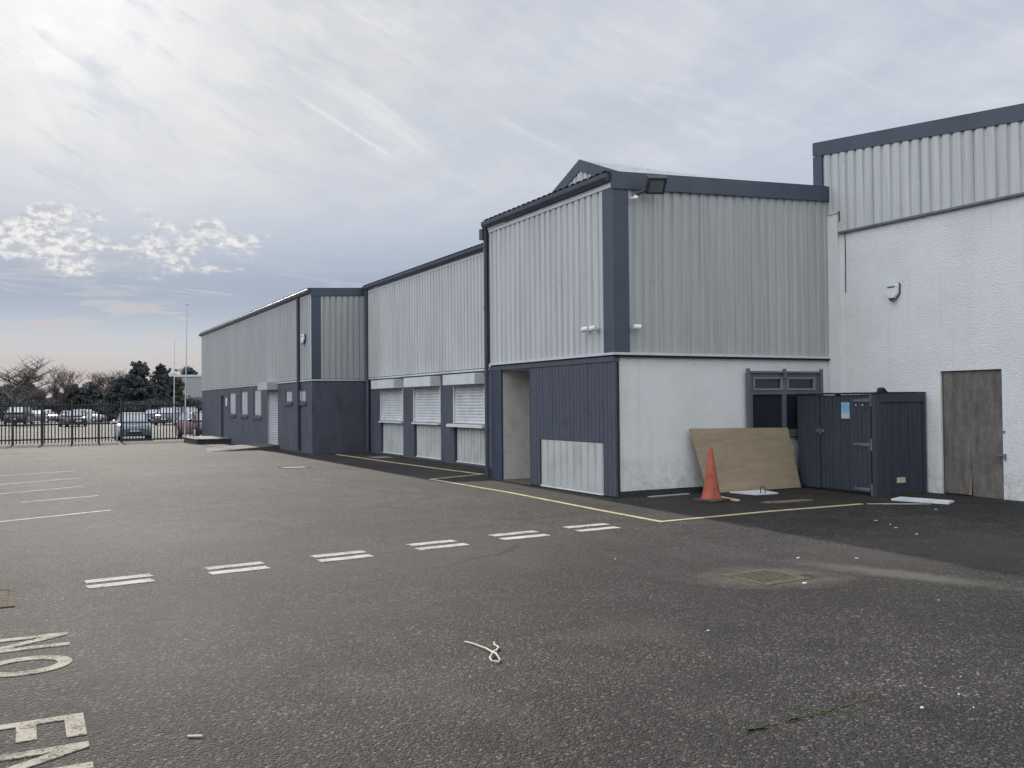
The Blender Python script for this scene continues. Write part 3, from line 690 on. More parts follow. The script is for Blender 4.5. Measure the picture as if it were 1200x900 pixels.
def middle_block():
    x, y0, y1, zt, zc = 10.0, 17.30, 29.17, 5.474, 2.417
    t = thing('warehouse_block', 'recessed grey clad middle block with three white shuttered windows', 'building', (x, y0, 0))
    P = lambda mb, n, m, s=None: mb.build(n, m, t, s)
    S = [(25.90, 27.80), (23.10, 24.98), (20.33, 22.16)]
    ops = [(a - .03, b + .03, .05, 2.06) for a, b in S]
    P(wall_with_openings(x + .02, y0, y1, -.05, 2.37, ops), 'wall', WALLP)
    P(MB().box(x + .24, x + 3, y0, y1, -.05, 5.3), 'wall_core', DARKIN)
    P(MB().ribs((x + .02, y0, zc + .03), (0, 1, 0), UP, (-1, 0, 0), y1 - y0, 2.86, 2.86, phase=.06), 'front_cladding', CLAD)
    P(MB().box(x - .03, x + .1, y0, y1, zc - .03, zc + .012), 'drip_flashing', FLASH)
    P(MB().box(x + .005, x + .2, y0, y1, 2.33, zc - .032), 'drip_strip', GUTTER)
    P(MB().box(x - .02, x + .02, y0 + .02, y1, 5.24, 5.325), 'flashing', FLASH)
    g = MB(); prof = [(x, 5.34), (x - .03, 5.33), (x - .095, 5.335), (x - .13, 5.385), (x - .135, 5.455), (x - .12, 5.46), (x, 5.455)]
    g.loft([[(a, y, b) for a, b in prof] for y in (y0 + .03, y1 + .03)]); P(g, 'gutter', GUTTER)
    P(MB().ribs((x - .11, y0, 5.462), (0, 1, 0), Vector((1, 0, .05)).normalized(), Vector((-.05, 0, 1)).normalized(), y1 - y0 - .01, 4, 4, depth=.034), 'roof', ROOFD)
    dp = MB().tube([(x - .06, 28.93, 5.34), (x - .06, 28.93, 2.45), (x - .06, 28.83, 2.3), (x - .06, 28.83, .03)], .06, 10)
    P(dp, 'downpipe', NAVY, 40)
    for k, (a, b) in enumerate(S):
        roller(t, x + .03, a, b, 1.06, 2.06, 2.325, .32, SHUT, SHUT)
        sl = MB().box(x - (.06 if k < 2 else .14), x + .1, a - .03 - (.12 if k == 2 else 0), b + .03 + (.16 if k == 2 else 0), 1.0 if k < 2 else .97, 1.05, .004)
        P(sl, 'window_sill', SHUT)
        P(MB().ribs((x + .11, a + .02, .075), (0, 1, 0), UP, (-1, 0, 0), b - a - .06, .92, .92, pitch=.19, depth=.03), 'steel_panel', STEELP)
        P(MB().box(x + .06, x + .12, a, b, .05, .072), 'panel_foot', WHITE)
    P(MB().box(x - .03, x + .018, y0 + .01, y0 + .55, -.02, 2.32), 'pier', WALLP)
middle_block()

def far_block():
    x, y0, y1, zt, zc = 8.187, 29.18, 49.9, 5.324, 2.385
    t = thing('warehouse_block', 'long far block with dark painted lower wall and shuttered doorway', 'building', (x, y0, 0))
    P = lambda mb, n, m, s=None: mb.build(n, m, t, s)
    W = [(41.30, 42.70, 1.16, 2.17), (38.86, 40.20, 1.15, 2.20), (36.40, 37.72, 1.13, 2.22)]
    SW = [(31.70, 32.64, 1.66, 2.11), (29.95, 30.90, 1.66, 2.10)]
    SD = (33.70, 35.23, .10, 2.15); DR = (43.95, 44.68, -.10, 2.02)
    P(wall_with_openings(x, y0, y1, -.4, 2.35, W + SW + [SD, DR], .2), 'wall', WALLP)
    P(MB().box(x + .2, 10.01, y0 + .001, y0 + .2, -.3, 2.35), 'return_wall', WALLP)
    P(MB().box(x + .21, x + 2.5, y0 + .21, y1 - .01, -.3, 5.2), 'wall_core', DARKIN)
    P(MB().ribs((x + .02, y0 + .03, zc + .03), (0, 1, 0), UP, (-1, 0, 0), y1 - y0 - .03, 2.75, 2.75), 'front_cladding', CLAD_B)
    P(MB().ribs((x + .3, y0 + .02, zc + .03), (1, 0, 0), UP, (0, -1, 0), 1.5, 2.67, 2.75, phase=.07), 'return_cladding', CLAD_B)
    tr = MB().box(x - .014, x + .30, y0 - .014, y0 + .012, zc + .03, 5.1); P(tr, 'corner_trim', SLATE)
    P(MB().box(x - .014, x + .012, y0 + .013, y0 + .16, zc + .03, 5.1), 'corner_flashing', FLASH)
    f = MB().prism([(x - .03, y0 - .035, 5.08), (10.0, y0 - .035, 5.17), (10.0, y0 - .035, 5.41), (x - .03, y0 - .035, 5.325)], (0, .06, 0)); P(f, 'fascia', SLATE)
    d = MB().box(x - .03, x + .05, y0 - .03, y1, zc - .03, zc + .012); d.box(x + .05, 9.97, y0 - .03, y0 + .04, zc - .03, zc + .012); P(d, 'drip_flashing', FLASH)
    g = MB(); prof = [(x, 5.18), (x - .03, 5.17), (x - .095, 5.175), (x - .13, 5.225), (x - .135, 5.30), (x - .12, 5.31), (x, 5.305)]
    g.loft([[(a, y, b) for a, b in prof] for y in (y0 + .03, y1 + .1)]); P(g, 'gutter', GUTTER)
    P(MB().box(x - .02, x + .02, y0 + .03, y1, 5.10, 5.17), 'flashing', FLASH)
    P(MB().ribs((x - .11, y0 + .03, 5.312), (0, 1, 0), Vector((1, 0, .05)).normalized(), Vector((-.05, 0, 1)).normalized(), y1 - y0, 4, 4, depth=.034), 'roof', ROOFD)
    P(MB().tube([(x - .06, 30.62, 5.18), (x - .06, 30.62, .05)], .055, 10), 'downpipe', NAVY, 40)
    for ya, yb, za, zb in W + SW:
        b = MB().box(x + .05, x + .09, ya, yb, za, zb).build('window', SHUTG, t)
        fr = MB(); e = .05
        fr.box(x + .02, x + .05, ya, ya + e, za, zb); fr.box(x + .02, x + .05, yb - e, yb, za, zb); fr.box(x + .02, x + .05, ya + e, yb - e, zb - e, zb); fr.box(x + .02, x + .05, ya + e, yb - e, za, za + e)
        fr.build('frame', FRAMEM, b)
        MB().box(x - .06, x + .05, ya - .12, yb + .12, za - .10, za - .003).build('sill', WALLP, b)
    roller(t, x + .03, SD[0] + .03, SD[1] - .03, .10, 2.14, 2.42, .42, SHUTG, SHUTG, .09)
    dr = MB().box(x + .09, x + .13, DR[0], DR[1], -.1, 2.0).build('door', NAVY, t)
    MB().box(x + .02, x + .09, DR[0] - .0, DR[0] + .07, -.1, 1.7).build('frame', FLASH, dr)
    MB().box(x + .07, x + .088, DR[0] + .12, DR[0] + .16, .85, .97).build('handle', IRON, dr)
far_block()

def hall():
    X, yr, zr = 12.0, 18.98, 7.49; s = .40; hw = 5.2
    t = thing('gabled_hall', 'grey gabled hall roof rising behind the projecting front block', 'building', (X, yr, 0))
    P = lambda mb, n, m: mb.build(n, m, t)
    ez = zr - s * hw
    w_ = MB(); w_.prism([(X + .04, yr - hw + .4, 0), (X + .04, yr + hw - .4, 0), (X + .04, yr + hw - .4, ez), (X + .04, yr, zr - .22), (X + .04, yr - hw + .4, ez)], (20, 0, 0)); P(w_, 'wall', DARKIN)
    P(MB().ribs((X + .03, yr - hw + .3, 5.2), (0, 1, 0), UP, (-1, 0, 0), hw - .3, ez - 5.2 + .0, zr - 5.2 - .1).ribs((X + .03, yr, 5.2), (0, 1, 0), UP, (-1, 0, 0), hw - .3, zr - 5.2 - .1, ez - 5.2), 'gable_cladding', CLAD)
    v = MB()
    for sg in (-1, 1):
        v.prism([(X - .03, yr, zr + .02), (X - .03, yr, zr - .26), (X - .03, yr + sg * hw, ez - .26), (X - .03, yr + sg * hw, ez + .02)], (.055, 0, 0))
    P(v, 'verge', SLATE)
    r = MB()
    for sg in (-1, 1):
        r.ribs((X - .02, yr, zr), (1, 0, 0), Vector((0, sg, -s)).normalized(), Vector((0, sg * s, 1)).normalized(), 20, hw / math.cos(math.atan(s)), hw / math.cos(math.atan(s)), depth=.03)
    P(r, 'roof', ROOFM)
hall()

def right_building():
    x, ya, yl = 13.61, 1.5, 12.99
    t = thing('white_building', 'white roughcast building with grey clad upper band and boarded door', 'building', (x, 9, 0))
    P = lambda mb, n, m: mb.build(n, m, t)
    D = (9.21, 10.31, -.02, 2.055)
    P(wall_with_openings(x, ya, 12.70, -.05, 4.95, [D], .3), 'wall', RENDER)
    P(MB().box(x - .07, x - .002, 12.42, 12.70, 0.0, 5.10), 'corner_pier', RENDER)
    P(MB().box(x - .09, x + .02, 12.41, 12.69, 5.103, 5.13), 'pier_cap', FLASH)
    tz = lambda y: 6.57 - .1095 * (yl - y)
    P(MB().hexa([(x + .02, ya, 4.96), (x + 6, ya, 4.96), (x + 6, yl, 4.96), (x + .02, yl, 4.96)], [(x + .02, ya, tz(ya) - .05), (x + 6, ya, tz(ya) - .05), (x + 6, yl, tz(yl) - .05), (x + .02, yl, tz(yl) - .05)]), 'upper_wall', DARKIN)
    P(MB().box(x + .3, x + 6, ya, 12.7, -.05, 4.95), 'wall_core', DARKIN)
    c = MB().ribs((x - .02, ya, 4.755), (0, 1, 0), UP, (-1, 0, 0), 12.38 - ya, tz(ya) - 4.755 - .2, tz(12.38) - 4.755 - .2, depth=.035, phase=.1)
    c.ribs((x - .018, 12.38, 5.14), (0, 1, 0), UP, (-1, 0, 0), .40, tz(12.38) - 5.14 - .2, tz(12.78) - 5.14 - .2, depth=.03); P(c, 'cladding', CLAD)
    P(MB().box(x - .065, x + .0, ya, 12.40, 4.715, 4.752), 'drip_flashing', IRON)
    P(MB().prism([(x - .07, ya, tz(ya) - .25), (x - .07, yl, tz(yl) - .25), (x - .07, yl, tz(yl)), (x - .07, ya, tz(ya))], (.09, 0, 0)), 'fascia', SLATE)
    P(MB().box(x - .065, x + .02, yl - .22, yl, 5.2, tz(yl) - .27), 'end_trim', SLATE)
    P(MB().hexa([(x - .06, ya, tz(ya) - .02), (x + 6.1, ya, tz(ya) - .02), (x + 6.1, yl, tz(yl) - .02), (x - .06, yl, tz(yl) - .02)], [(x - .06, ya, tz(ya) + .012), (x + 6.1, ya, tz(ya) + .012), (x + 6.1, yl, tz(yl) + .012), (x - .06, yl, tz(yl) + .012)]), 'roof', ROOFD)
    d = MB()
    # swollen ply sheet with a split at the bottom
    ys = 9.80
    d.prism([(x + .05, D[1] - .02, .02), (x + .05, ys + .03, .02), (x + .05, ys + .01, .25), (x + .05, ys, .62), (x + .05, ys, 2.04), (x + .05, D[1] - .02, 2.04)], (.018, 0, 0))
    d.prism([(x + .052, ys - .02, .005), (x + .052, D[0] + .02, .0), (x + .052, D[0] + .02, 2.04), (x + .052, ys - .002, 2.04), (x + .052, ys - .002, .62), (x + .052, ys - .008, .25)], (.018, 0, 0))
    dd = d.build('door', PLYW, t)
    MB().prism([(x + .047, ys + .05, .02), (x + .03, ys - .01, .02), (x + .047, ys + .002, .42)], (.006, 0, 0)).build('torn_veneer', PLY, dd)
    fr = MB().box(x + .04, x + .12, D[1] - .018, D[1] + .002, 0, 2.05); fr.box(x + .04, x + .12, D[0] - .002, D[0] + .018, 0, 2.05); fr.box(x + .04, x + .12, D[0], D[1], 2.042, 2.06)
    fr.build('frame', PLYD, dd)
    MB().box(x + .1, x + .2, D[0], D[1], 0, 2.05).build('backing', DARKIN, dd)
    MB().box(x - .03, x - .002, 9.155, 9.20, .66, .72).box(x - .028, x - .018, 9.19, 9.32, .69, .715).tube([(x - .03, 9.18, .66), (x - .035, 9.16, .62), (x - .03, 9.14, .66)], .008, 6).build('hasp', IRON, dd)
    MB().box(x - .02, x - .002, 9.17, 9.20, 1.05, 1.08).build('staple', IRON, dd)
    # hairline cable down the wall by the corner
    MB().tube([(x - .012, 12.28, 4.71), (x - .012, 12.275, 4.2), (x - .012, 12.285, 3.6)], .008, 6).build('cable', BLACK, t)
right_building()

# ------------------------------------------------------------------ things fixed to the walls
def bullet_camera(base, out, aim, label, group='white bullet cameras on the cladding'):
    t = thing('security_camera', label, 'camera', base, 0, group); b = Vector(base); o = Vector(out); a = Vector(aim).normalized()
    MB().tube([b, b + o * .02], .042, 14).build('mount', WHITE, t, 40)
    c = b + o * .075
    MB().tube([b + o * .02, c - a * .01], .014, 8).build('arm', WHITE, t, 40)
    MB().tube([c - a * .055, c - a * .05, c + a * .065, c + a * .07], [.034, .046, .046, .038], 14).build('housing', WHITE, t, 40)
    MB().tube([c + a * .069, c + a * .076], [.032, .028], 12).build('lens', BLACK, t, 40)
bullet_camera((8.59, 13.10, 2.84), (-1, 0, 0), (-.25, 1, -.15), 'white bullet camera aimed along the front, nearest the slate corner')
bullet_camera((8.59, 13.36, 2.84), (-1, 0, 0), (-.5, .9, -.1), 'white bullet camera on the front cladding, further from the corner')
bullet_camera((9.00, 12.605, 2.83), (0, -1, 0), (.9, -.5, -.1), 'white bullet camera on the darker side cladding')
def floodlight():
    t = thing('floodlight', 'dark floodlight with wide glass tilted down below the roof corner', 'lamp', (9.12, 12.56, 5.12))
    MB().tube([(9.06, 12.60, 5.06), (9.25, 12.44, 5.17)], .03, 8).build('bracket', GUTTER, t, 40)
    a = Vector((.95, -.22, .08)); n = Vector((-.20, -.72, -.66)).normalized(); u = n.cross(a).normalized(); a = u.cross(n); c = Vector((9.30, 12.36, 5.19))
    def pl(s, hw, hh, d0, d1):
        q = [c + a * i * hw + u * j * hh for i, j in ((-1, -1), (1, -1), (1, 1), (-1, 1))]
        s.hexa([p + n * d0 for p in q], [p + n * d1 for p in q]); return s
    f = MB(); pl(f, .16, .15, -.07, .0)
    for i, (ox, oy, sx, sy) in enumerate(((0, .135, .16, .015), (0, -.135, .16, .015), (.145, 0, .015, .12), (-.145, 0, .015, .12))):
        q = [c + a * (ox + k * sx) + u * (oy + l * sy) for k, l in ((-1, -1), (1, -1), (1, 1), (-1, 1))]
        f.hexa([p for p in q], [p + n * .03 for p in q])
    f.build('housing', GUTTER, t)
    g = MB(); pl(g, .128, .118, .002, .014); g.build('glass', M_glass('lamp_glass', (.16, .17, .19), .2), t)
    pir = thing('motion_sensor', 'small white motion sensor under the floodlight at the corner trim', 'sensor', (8.99, 12.6, 4.98))
    MB().tube([(8.96, 12.60, 4.99), (8.98, 12.53, 4.98)], .022, 8).build('arm', WHITE, pir, 40)
    MB().lathe([(.0, .05), (.035, .045), (.05, 0), (.03, -.03), (0, -.04)], (8.99, 12.51, 4.97), 14).build('head', WHITE, pir, 40)
floodlight()
def alarm(c, out, d, s, label, grp):
    t = thing('alarm_box', label, 'alarm', c, 0, grp); c = Vector(c); o = Vector(out); d = Vector(d); z = Vector((0, 0, 1))
    pts = [(-.5, .38), (-.42, .5), (.42, .5), (.5, .38), (.46, -.2), (.2, -.5), (-.2, -.5), (-.46, -.2)]
    P = lambda k, dep: [c + d * a * s * k + z * b * s * k + o * dep for a, b in pts]
    MB().loft([P(1.06, 0), P(1.06, .035)]).build('back_plate', BLUE, t)
    MB().loft([P(1, .036), P(1, .07), P(.9, .085)]).build('cover', WHITE, t)
    q = lambda a0, a1, b0, b1: MB().hexa([c + d * a * s + z * b * s + o * .0855 for a, b in ((a0, b0), (a1, b0), (a1, b1), (a0, b1))], [c + d * a * s + z * b * s + o * .088 for a, b in ((a0, b0), (a1, b0), (a1, b1), (a0, b1))])
    q(-.3, .3, .22, .32).build('badge', BLUE, t)
    MB().loft([P(.5, .0)] + [[p - z * s * .42 for p in P(.5, .08)]]).build('lens', BLUE, t)
alarm((13.608, 11.20, 3.50), (-1, 0, 0), (0, 1, 0), .26, 'white alarm box with blue base high on the white wall', 'alarm boxes on the walls')
alarm((8.155, 29.95, 3.75), (-1, 0, 0), (0, 1, 0), .30, 'white alarm box on the far block near its corner', 'alarm boxes on the walls')
tag(MB().box(8.15, 8.184, 43.08, 43.36, 1.55, 1.92, .004).build('wall_notice', OFFW, loc=(8.18, 43.2, 1.7)), 'small pale notice on the dark wall beside the far door', 'sign')

# ------------------------------------------------------------------ bin store, board, cone and litter by the white wall
def shed():
    x0, x1, y0, y1, h = 12.36, 13.56, 10.58, 12.52, 1.70
    t = thing('bin_store', 'dark blue-grey timber bin store against the white wall', 'shed', (x0, y0, 0))
    P = lambda mb, n, m: mb.build(n, m, t)
    def boards(mb, face, a, b, z0, z1, w=.10):
        k = a
        while k < b - .01:
            e = min(k + w, b) - .005; o = random.uniform(0, .006)
            if face == 'x': mb.box(x0 + o, x0 + .025, k, e, z0, z1)
            else: mb.box(k, e, y0 + o, y0 + .025, z0, z1)
            k += w
    f = MB(); boards(f, 'x', 11.93, y1, .03, h - .02); P(f, 'front_panel', SHEDM)
    d = MB(); boards(d, 'x', 10.70, 11.90, .05, h - .05); dr = P(d, 'door', SHEDM)
    for z in (1.58, .845, .10):
        hg = MB().prism([(x0 - .004, 10.72, z - .03), (x0 - .004, 11.10, z - .012), (x0 - .004, 11.10, z + .012), (x0 - .004, 10.72, z + .03)], (-.008, 0, 0)); hg.box(x0 - .014, x0 - .003, 10.665, 10.70, z - .10, z + .10)
        hg.build('hinge', IRON, dr)
    MB().box(x0 - .025, x0 - .002, 11.80, 12.00, 1.02, 1.08).box(x0 - .03, x0 - .026, 11.86, 11.90, .98, 1.10).build('latch', IRON, dr)
    s = MB(); boards(s, 'y', x0 + .09, x1 - .07, .0, h - .16); P(s, 'side_panel', SHEDM)
    P(MB().box(x0 - .012, x0 + .075, y0 - .012, y0 + .085, -.01, h - .005), 'post', SHEDM)
    P(MB().box(x1 - .062, x1, y0 - .014, y0 + .06, .02, h - .002), 'post', SHEDM)
    P(MB().box(x0 + .08, x1 - .065, y0 - .020, y0 + .02, h - .155, h - .005), 'top_rail', SHEDM)
    P(MB().box(x0 + .03, x1 - .03, y0 + .03, y1 - .02, .02, h - .03), 'lining', DARKIN)
    # felt roof with rucked edge
    rf = MB(); n = 16; rings = []
    for k in range(n + 1):
        y = y0 - .02 + (y1 - y0 + .02) * k / n; w_ = lambda: random.uniform(-.006, .008)
        rings.append([(x0 - .03, y, h - .012 + w_()), (x1 + .01, y, h - .005), (x1 + .01, y, h + .012 + w_()), (x0 - .03, y, h + .008 + w_())])
    rf.loft(rings); P(rf, 'roof_felt', BLACK)
    P(MB().tube([(x0 + .05, y0 + .0, h + .005), (x0 + .10, y0 + .01, h + .05), (x0 + .2, y0 + .02, h + .055), (x0 + .3, y0 + .02, h + .01)], [.02, .04, .04, .015], 8), 'felt_ruck', BLACK)
    # printed notice and label
    nt_ = thing('notice', 'blue and white printed notice pinned on the bin store door', 'notice', (x0 - .01, 11.27, 1.4))
    m, n2, b = new_mat('printed_notice'); v = coord(n2); se = N(n2, 'ShaderNodeSeparateXYZ'); L(n2, v, se.inputs[0])
    mr = N(n2, 'ShaderNodeMapRange'); L(n2, se.outputs['Z'], mr.inputs[0]); mr.inputs[1].default_value = 1.24; mr.inputs[2].default_value = 1.58
    L(n2, ramp(n2, mr.outputs[0], [(0., (.5, .44, .40)), (.25, (.48, .50, .52)), (.45, (.22, .42, .55)), (.75, (.16, .38, .55)), (1., (.45, .55, .62))]), b.inputs['Base Color']); b.inputs['Roughness'].default_value = .4
    MB().box(x0 - .012, x0 - .003, 11.17, 11.37, 1.27, 1.545).build('sheet', m, nt_)
    tag(MB().box(12.83, 13.03, y0 - .012, y0 - .003, .20, .29).build('label_plate', M_simple('cream_plate', (.50, .50, .36), .5), loc=(12.9, y0, .25)), 'small cream plate low on the side of the bin store', 'plate')
    stud_y = (10.87, 11.02)
    for yy in stud_y: MB().tube([(x0 - .003, yy, 1.50), (x0 - .012, yy, 1.50)], .014, 8).build('stud', SHUT, dr, 40)
    # the front runs slightly out of square with the wall behind
    def skew(o, wx, wy):
        wx, wy = wx + o.location.x, wy + o.location.y
        if o.type == 'MESH':
            for v in o.data.vertices:
                X_, Y_ = v.co.x + wx, v.co.y + wy; k = max(0., min(1., 1 - (X_ - x0) / (x1 - x0)))
                v.co.x += .105 * max(0., Y_ - y0) * k
        for ch in o.children: skew(ch, wx, wy)
    bpy.context.view_layer.update(); skew(t, 0, 0); skew(nt_, 0, 0)
shed()

def ply_sheet():
    mb = MB(); th = Vector((0, -.018, .004))
    q = [(10.30, 12.36, .012), (12.42, 12.33, .012), (12.40, 12.615, 1.085), (10.13, 12.615, 1.115)]
    n = 8; mb2 = MB()
    q = [Vector(p) for p in q]; mb2.hexa([p for p in q], [p + th for p in q])
    o = mb2.build('plywood_sheet', PLY, loc=(11.3, 12.4, 0)); tag(o, 'large brown plywood sheet leaning on the white wall', 'board')
ply_sheet()
def cone():
    t = thing('traffic_cone', 'faded orange traffic cone in front of the plywood sheet', 'cone', (9.66, 11.50, .004), R(20))
    MB().box(-.21, .21, -.21, .21, 0, .035, .012).build('base', CONEB, t, local=True)
    MB().lathe([(.165, .036), (.165, .05), (.15, .07), (.125, .20), (.06, .62), (.028, .85), (.022, .855), (.02, .84)], n=28).build('body', CONEM, t, 40, True)
cone()
tag(MB().slab([(10.72, 12.28), (10.80, 11.72), (11.27, 11.69), (11.42, 12.25)], .010, .03).build('white_board', OFFW, loc=(11, 12, 0)), 'white board lying flat at the foot of the plywood', 'board')
tag(MB().tube([(10.98, 11.80, .03), (10.97, 11.79, .12), (10.99, 11.76, .15), (11.02, 11.74, .12), (11.02, 11.74, .03)], .009, 6).build('wire_hoop', BLACK, loc=(11, 11.8, .03)), 'small bent black wire standing on the white board', 'wire')
tag(MB().hexa([(10.02, 11.78, .006), (9.92, 11.24, .006), (10.0, 11.22, .006), (10.10, 11.75, .006)], [(10.02, 11.78, .03), (9.92, 11.24, .03), (10.0, 11.22, .03), (10.10, 11.75, .03)]).build('wood_offcut', M_simple('pale_wood', (.50, .42, .30), .8), loc=(10, 11.5, 0)), 'pale wooden offcut lying behind the traffic cone base', 'offcut')
tag(MB().slab([(10.1, 10.86), (10.95, 10.78), (10.98, 10.62), (10.5, 10.62), (10.12, 10.70)], .006, .022).build('muddy_plank', M_simple('muddy_wood', (.15, .125, .09), .9, var=.4, vscale=9), loc=(10.5, 10.7, 0)), 'muddy brown plank on the tarmac in front of the plywood', 'plank')
tag(MB().hexa([(12.40, 10.16, .006), (12.02, 10.02, .006), (12.28, 9.20, .006), (12.60, 9.34, .006)], [(12.40, 10.16, .035), (12.02, 10.02, .035), (12.28, 9.20, .035), (12.60, 9.34, .035)]).build('white_strip', OFFW, loc=(12.3, 9.7, 0)), 'white plastic strip on the ground beside the bin store', 'strip')
tag(MB().slab([(9.15, 12.50), (10.02, 12.56), (10.02, 12.48), (9.15, 12.44)], .005, .02).build('thin_batten', M_simple('grey_batten', (.33, .33, .31), .8), loc=(9.6, 12.5, 0)), 'thin grey batten lying at the foot of the white wall', 'batten')
tag(MB().tube([(2.604, 5.617, .006), (2.62, 5.52, .012), (2.639, 5.378, .014), (2.632, 5.28, .016), (2.615, 5.18, .03), (2.60, 5.10, .012), (2.575, 5.07, .010), (2.545, 5.10, .012), (2.57, 5.18, .010), (2.63, 5.25, .024), (2.675, 5.30, .012), (2.73, 5.37, .010), (2.735, 5.44, .009), (2.762, 5.501, .007)], .0055, 6).build('twine', M_simple('pale_twine', (.60, .55, .45), .8), loc=(2.65, 5.3, 0)), 'loop of pale twine lying on the asphalt in the foreground', 'string')
tag(MB().tube([(.699, 4.69, .008), (.762, 4.658, .008)], .0055, 8).build('cigarette_butt', M_simple('butt_paper', (.62, .58, .52), .8), loc=(.73, 4.67, .01)), 'cigarette butt on the asphalt near the lettering', 'litter')
def scraps():
    spots = [(4.1, 3.25, .014), (4.33, 3.12, .006), (4.46, 3.3, .009), (6.0, 5.93, .022), (4.2, 5.05, .012), (6.4, 4.9, .006), (9.9, 8.5, .03), (9.55, 7.9, .022), (9.75, 8.15, .012), (9.3, 7.4, .018), (7.4, 6.6, .018), (2.3, 4.9, .005), (5.3, 7.8, .009), (4.75, 3.5, .006), (11.6, 8.9, .02), (6.9, 6.9, .02)]
    for x, y, s in spots:
        a = random.uniform(0, 6.28); pts = []
        for k in range(5):
            th = a + k * 1.2566; r = s * .7 * random.uniform(.6, 1.15); pts.append((x + r * math.cos(th) * (1.9 if s > .012 else 1.2), y + r * math.sin(th)))
        mb = MB().slab(pts, .002, .006 + random.uniform(0, .004))
        tag(mb.build('paper_scrap', WHITE, loc=(x, y, 0)), 'tiny white scrap lying loose on the asphalt', 'litter', 'tiny white scraps scattered over the asphalt')
scraps()
# ramp and step by the far block
def ramp_step():
    mb = MB(); x1 = 8.18
    g = GZ(34)
    mb.hexa([(5.6, 33.2, g - .05), (x1, 33.5, g - .05), (x1, 36.6, g - .05), (6.2, 37.4, g - .1)], [(5.6, 33.3, g + .003), (x1, 33.5, .125), (x1, 36.4, .115), (6.3, 37.2, GZ(37) + .01)])
    tag(mb.build('concrete_ramp', M_simple('ramp_concrete', (.085, .08, .075), .9, var=.3, vscale=3, bmp=.4), loc=(7, 35, 0)), 'low concrete ramp up to the grey shutter door', 'ramp')
    t = thing('door_step', 'dark raised step below the far door near the fence', 'step', (7.4, 43.5, GZ(43)))
    MB().box(6.75, 8.18, 42.4, 46.2, -.3, .07).build('platform', M_simple('step_side', (.05, .05, .055), .8), t)
    MB().box(6.70, 8.18, 42.35, 46.25, .072, .11).build('tread', CONC, t)
ramp_step()

# ------------------------------------------------------------------ fence and flagpoles
FA, FB = Vector((-14., 46.3)), Vector((8.15, 50.15))
def fence():
    d = (FB - FA).normalized(); Lf = (FB - FA).length
    pt = lambda s, z, o=0.: Vector((FA.x + d.x * s - d.y * o, FA.y + d.y * s + d.x * o, GZ(FA.y + d.y * s) + z))
    def run(s0, s1, posts, name, label, rails, grp=None):
        a = pt(s0, 0); t = thing(name, label, 'gate' if name == 'yard_gate' else 'fence', a, 0, grp)
        pk = MB(); s = s0 + .1
        while s < s1 - .05:
            p = pt(s, .06); q = pt(s, 1.98)
            pk.tube([p, q, q + Vector((0, 0, .10))], [.027, .027, .004], 4); s += .15
        pk.build('picket_panel', FENCEM, t)
        for z in rails: MB().tube([pt(s0, z, .03), pt(s1, z, .03)], .036, 4).build('rail', FENCEM, t)
        for s in posts: MB().tube([pt(s, 0), pt(s, 2.1)], .055, 6).build('post', FENCEM, t)
    sA = 13.2; sg0 = 18.55
    run(0, sg0 - .15, [0, 2.75, 5.5, 8.25, 11.0, 13.75, 15.0, 16.3, 17.5], 'metal_fence', 'long dark metal picket fence on the left of the gate', (.25, .95, 1.85))
    run(sg0, 21.7, [sg0, 21.7], 'yard_gate', 'dark metal picket gate in front of the blue-grey hatchback', (.12, 1.85))
    run(21.85, Lf - .05, [Lf - .1], 'metal_fence', 'short end panel of metal fence in front of the red car', (.12, 1.85))
    p = pt(18.2, 0)
    b = thing('gate_post_sign', 'small white framed panel on the fence left of the blue-grey hatchback', 'sign', (p.x, p.y - .1, p.z))
    MB().box(-.16, -.12, -.02, .02, .15, 1.05).box(-.12, .16, -.02, .02, 1.0, 1.05).box(.12, .16, -.02, .02, .15, 1.0).build('frame', WHITE, b, local=True)
fence()
def flagpole(x, y, h, r, label, lean):
    t = thing('flagpole', label, 'flagpole', (x, y, GZ(y)), 0, 'flagpoles beyond the far block')
    MB().tube([(0, 0, 0), (lean * .5, 0, h * .5), (lean, 0, h)], [r, r * .8, r * .5], 8).build('pole', POLEM, t, 40, True)
    MB().lathe([(0, h + .1), (r * 1.4, h + .05), (r * .6, h)], (lean, 0, 0), 8).build('finial', POLEM, t, 40, True)
flagpole(7.15, 48.6, 6.85, .036, 'tall white flagpole nearest the far block', .12)
flagpole(9.0, 66., 6.2, .035, 'thinner distant flagpole left of the tall one', .05)

